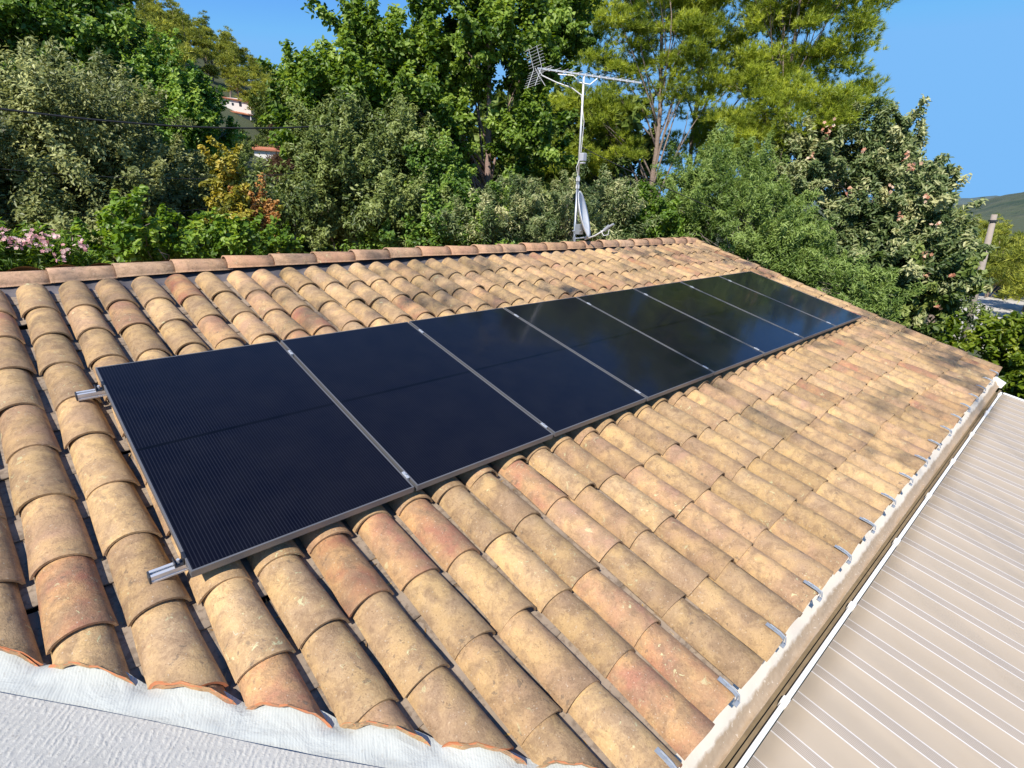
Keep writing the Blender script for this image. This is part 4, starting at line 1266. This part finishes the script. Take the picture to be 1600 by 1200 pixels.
for d in (34, 44, 56, 68):
    for px in np.arange(300, 560, 5.0 * F / d * .8):
        px_ = px + rng.normal(0, 8); d_ = d * (1 + rng.normal(0, .05))
        if not clear_of_houses(px_, d_) : continue
        if abs(px_ - 400) < 75: sc = .48 if d_ > 50 else .55
        else: sc = rng.uniform(.75, 1.1)
        dd_ = ray(px_, 300); dd_ = dd_ / math.hypot(dd_[0], dd_[1]); x, y = CAM[0] + dd_[0] * d_, CAM[1] + dd_[1] * d_
        put(broads, x, y, sc, 'green tree on the slope below the far white houses', 'tree', 'trees on the slope below the far houses')
for d in (30, 38, 46, 56, 66, 77, 88, 98, 108, 118, 128, 138, 146):
    for px in np.arange(318, 470, 2.3 * F / d * .8):
        px_ = px + rng.normal(0, 5); d_ = d * (1 + rng.normal(0, .03))
        dd_ = ray(px_, 300); dd_ = dd_ / math.hypot(dd_[0], dd_[1]); x, y = CAM[0] + dd_[0] * d_, CAM[1] + dd_[1] * d_
        if (abs(px_ - 424) < 27 and 84 < d_ < 99) or (abs(px_ - 378) < 34 and d_ > 104): continue
        put(broads, x, y, rng.uniform(.26, .42) * (.62 if d_ > 60 and abs(px_ - 424) < 30 and d_ < 90 else 1), 'low green bush on the open slope just below the far white houses', 'bush', 'low bushes on the slope below the far houses')
for d in (46, 58, 72, 90, 115, 150):
    for px in np.arange(1400, 1780, 5.4 * F / d * .75):
        px_ = px + rng.normal(0, 10); d_ = d * (1 + rng.normal(0, .05))
        dd_ = ray(px_, 330); dd_ = dd_ / math.hypot(dd_[0], dd_[1]); x, y = CAM[0] + dd_[0] * d_, CAM[1] + dd_[1] * d_
        if 1535 < px_ < 1640 and d_ < 50: continue
        put(pines, x, y, rng.uniform(.75, .98), 'rounded pine in the wood at the far right below the hills', 'tree', 'pines of the wood at the far right')
# dark hedge row that closes the view between the shrubs
for i, (px, d, s) in enumerate([(450, 17, .62), (560, 18, .72), (660, 18.5, .85), (760, 21, 1.1), (860, 22, 1.1), (810, 27, 1.3), (720, 25, 1.2), (900, 26, 1.0), (970, 27, 1.0), (330, 16, .5), (930, 20, .55), (1010, 19, .5), (1230, 24, .62), (1300, 24.5, .60), (1370, 25, .52), (100, 15, .7), (-20, 15, .75), (1440, 19, .5)]):
    dd_ = ray(px, 330); dd_ = dd_ / math.hypot(dd_[0], dd_[1]); x, y = CAM[0] + dd_[0] * d, CAM[1] + dd_[1] * d
    put(broads, x, y, s * 1.15, 'shaded background tree seen only through gaps between the front shrubs', 'tree', 'background trees behind the front shrubs')

# --- the far houses
M_hw = simple('white_render', (.78, .74, .70), .8, var=.05, scale=.5)
M_hr = simple('far_roof_tile', (.46, .17, .09), .8, var=.25, scale=3)
M_hg = simple('dark_opening', (.03, .035, .045), .3)
def far_house(px, py, dist, label, blocks, turn=0.0):
    p = at(px, py, dist); z = p[2]
    d = ray(px, py); yaw = math.atan2(d[1], d[0]) - math.pi / 2 + turn      # local +y points away from the camera
    root = empty('far_house', p, (0, 0, yaw), label=label, cat='house')
    for (x0, x1, y0, y1, z0, z1, wins, openg, tilt) in blocks:
        b = MB(); b.box(x0, x1, y0, y1, z0, z1); b.build('wall', M_hw, root)
        b = MB(); e = .35
        vs = [(x0 - e, y0 - e, z1 + .02 + tilt * 0), (x1 + e, y0 - e, z1 + .02 - tilt), (x1 + e, y1 + e, z1 + .9 - tilt), (x0 - e, y1 + e, z1 + .9)]
        b.add(vs + [(v[0], v[1], v[2] + .22) for v in vs], [(3, 2, 1, 0), (4, 5, 6, 7), (0, 1, 5, 4), (1, 2, 6, 5), (2, 3, 7, 6), (3, 0, 4, 7)]); b.build('roof', M_hr, root)
        for (wx, wz, ww, wh) in wins:
            b = MB(); b.box(wx, wx + ww, y0 - .06, y0 - .02, wz, wz + wh); b.build('window', M_hg, root)
        if openg:
            ox, oz, ow, oh = openg
            b = MB(); b.box(ox, ox + ow, y0 - .10, y0 - .03, oz, oz + oh); b.build('terrace_opening', M_hg, root)
            b = MB(); b.box(ox + ow * .45, ox + ow * .45 + .2, y0 - .16, y0 - .11, oz, oz + oh); b.build('post', M_hw, root)
    return root
far_house(370, 172, 150, 'white two storey house with terracotta roofs on the far hillside',
          [(-5.6, 2.9, 1.5, 7, -6, 2.6, [(-4.9, 1.2, .5, .6), (.6, 1.0, .5, .9), (-.9, 1.1, .4, .5)], None, .7),
           (-1.2, 5.0, -2.5, 3, -9, -.8, [], (.9, -3.2, 3.6, 2.2), .7)])
far_house(424, 247, 98, 'low white building with a pale tiled roof glimpsed through the trees',
          [(-2.3, 2.2, 0, 4, -5, 1.0, [(1.2, .1, .4, .5)], None, .1)])

# --- wires and the pole
M_cable = simple('black_cable', (.02, .02, .022), .6)
def cable(name, label, a, b_, sag, r, cat='cable'):
    A = np.array(a); B = np.array(b_); n = 40
    root = empty(name, A, label=label, cat=cat)
    q = MB(); q.tube([tuple((B - A) * t + np.array([0, 0, -4 * sag * t * (1 - t)])) for t in np.linspace(0, 1, n)], r, 6); o = q.build('wire', M_cable, root, True)
    return root
cable('overhead_cable', 'thick black overhead cable crossing the upper left trees', at(-260, 130, 9.5), at(690, 168, 13.6), .42, .014)
cable('overhead_cable', 'upper thin wire of the pair low in front of the dark trees', at(-200, 240, 9.8), at(560, 255, 12.5), .28, .006)
cable('overhead_cable', 'lower thin wire of the pair low in front of the dark trees', at(-200, 318, 9.8), at(330, 325, 10.8), .12, .005)
cable('overhead_cable', 'slanting black wire right of the aerial mast', at(905, 228, 12.0), at(1180, 352, 13.5), .05, .008)
pp = at(1546, 360, 33); pt = at(1554, 333, 33)
pole = empty('utility_pole', (pp[0], pp[1], float(terrain(pp[0], pp[1]))), label='leaning wooden utility pole in front of the far pine wood', cat='pole')
q = MB(); z0_ = pole.location.z; dirp = (at(1554, 335, 33) - at(1541, 388, 33)); top_ = at(1554, 335, 33); t_ = (top_[2] - z0_) / dirp[2]
bot_ = top_ - dirp * t_
q.tube([tuple(bot_ - np.array(pole.location)), tuple(top_ - np.array(pole.location))], [.17, .11], 10); q.build('shaft', simple('weathered_wood', (.32, .27, .23), .9, var=.25, scale=4), pole, True)
q = MB(); c_ = top_ - dirp * .16; q.tube([tuple(c_ - np.array(pole.location)), tuple(c_ - dirp * .05 - np.array(pole.location))], .17, 10); q.build('collar', M_blackplastic, pole)
# concrete yard glimpsed at the right edge
c0 = atz(1500, 500, .05); yard = MB()
def drape(pxs, name, mat):
    o_ = []
    P = [atz(a, b_, 0) for a, b_ in pxs]
    zz = max(float(terrain(p[0], p[1])) for p in P) + .35
    P = [atz(a, b_, zz) for a, b_ in pxs]
    b = MB(); n = len(P); b.add([tuple(p) for p in P] + [(p[0], p[1], p[2] - 3) for p in P], [tuple(range(n)), tuple(range(n, 2 * n))[::-1]] + [(k, n + k, n + (k + 1) % n, (k + 1) % n) for k in range(n)])
    return b.build(name, mat)
yd = drape([(1490, 505), (1800, 560), (1900, 470), (1500, 452)], 'yard', simple('pale_concrete', (.50, .47, .43), .9, var=.15, scale=1.2, bump=.2))
yd['kind'] = 'structure'
yz_ = max(v.co.z for v in yd.data.vertices)
g1 = atz(1550, 457, yz_); wl = empty('garden_wall', g1, label='dark low garden wall at the back of the concrete yard', cat='wall')
g2 = atz(1760, 474, yz_); q = MB(); dv = Vector(g2 - g1); dv.z = 0; q.box(0, dv.length, 0, .25, -1.2, .75, M=dv.to_track_quat('X', 'Z').to_matrix().to_4x4()); q.build('wall_body', simple('dark_painted_wall', (.06, .085, .10), .8), wl)
q = MB(); q.box(0, dv.length, -.03, .28, .75, .81, M=dv.to_track_quat('X', 'Z').to_matrix().to_4x4()); q.build('coping', simple('coping_stone', (.14, .13, .12), .9), wl)

# --- unseen tree behind the viewer, crown set along the sun to dapple the roof
def shade_tree():
    bx, by = -9.0, -14.0
    root = empty('pine_tree', (bx, by, 0), label='unseen airy pine behind the camera, shaped to dapple the roof with shade', cat='tree')
    lobes = []
    for q in range(250):
        if q < 185: tu = 10.2 - 6.0 * rng.random() ** 1.35; tv = rng.uniform(-1.8, 3.6)
        else: tu = rng.uniform(-.8, 6); tv = rng.uniform(-1.8, -.3)
        w_ = math.sin(tu * 1.7 + 1) * math.sin(tv * 2.1 + tu * .6) + .35 * math.sin(tu * 4.1) * math.cos(tv * 3.7)
        if w_ < -.12: continue
        p = Vector(RP(tu, tv, .1)) + SUN * rng.uniform(11, 15)
        lobes.append((np.array(p), np.array([1, 1, .7]) * rng.uniform(.12, .32)))
    V, F_, T, cc = crown_needle(lobes, int(len(lobes) * 1.5), .34, 5, 5, .17, .024, inner=.6)
    npmesh('crown', V, F_, LM_pine, root, attr={'tint': T}, off=(bx, by, 0))
    b = limbs((bx, by, 0), (-8.2, -12.0, 14.0), [], .20, 0, sub=0)
    for c, r in lobes[::9]:
        p0 = np.array([-8.25, -12.1, 13.6]); mid_ = (p0 + c) / 2 + np.array([0, 0, .8])
        b.tube([tuple(p0), tuple(mid_), tuple(c)], [.005, .004, .003], 4)
    b.build('trunk', M_pinebark, root, True, off=(bx, by, 0))
shade_tree()
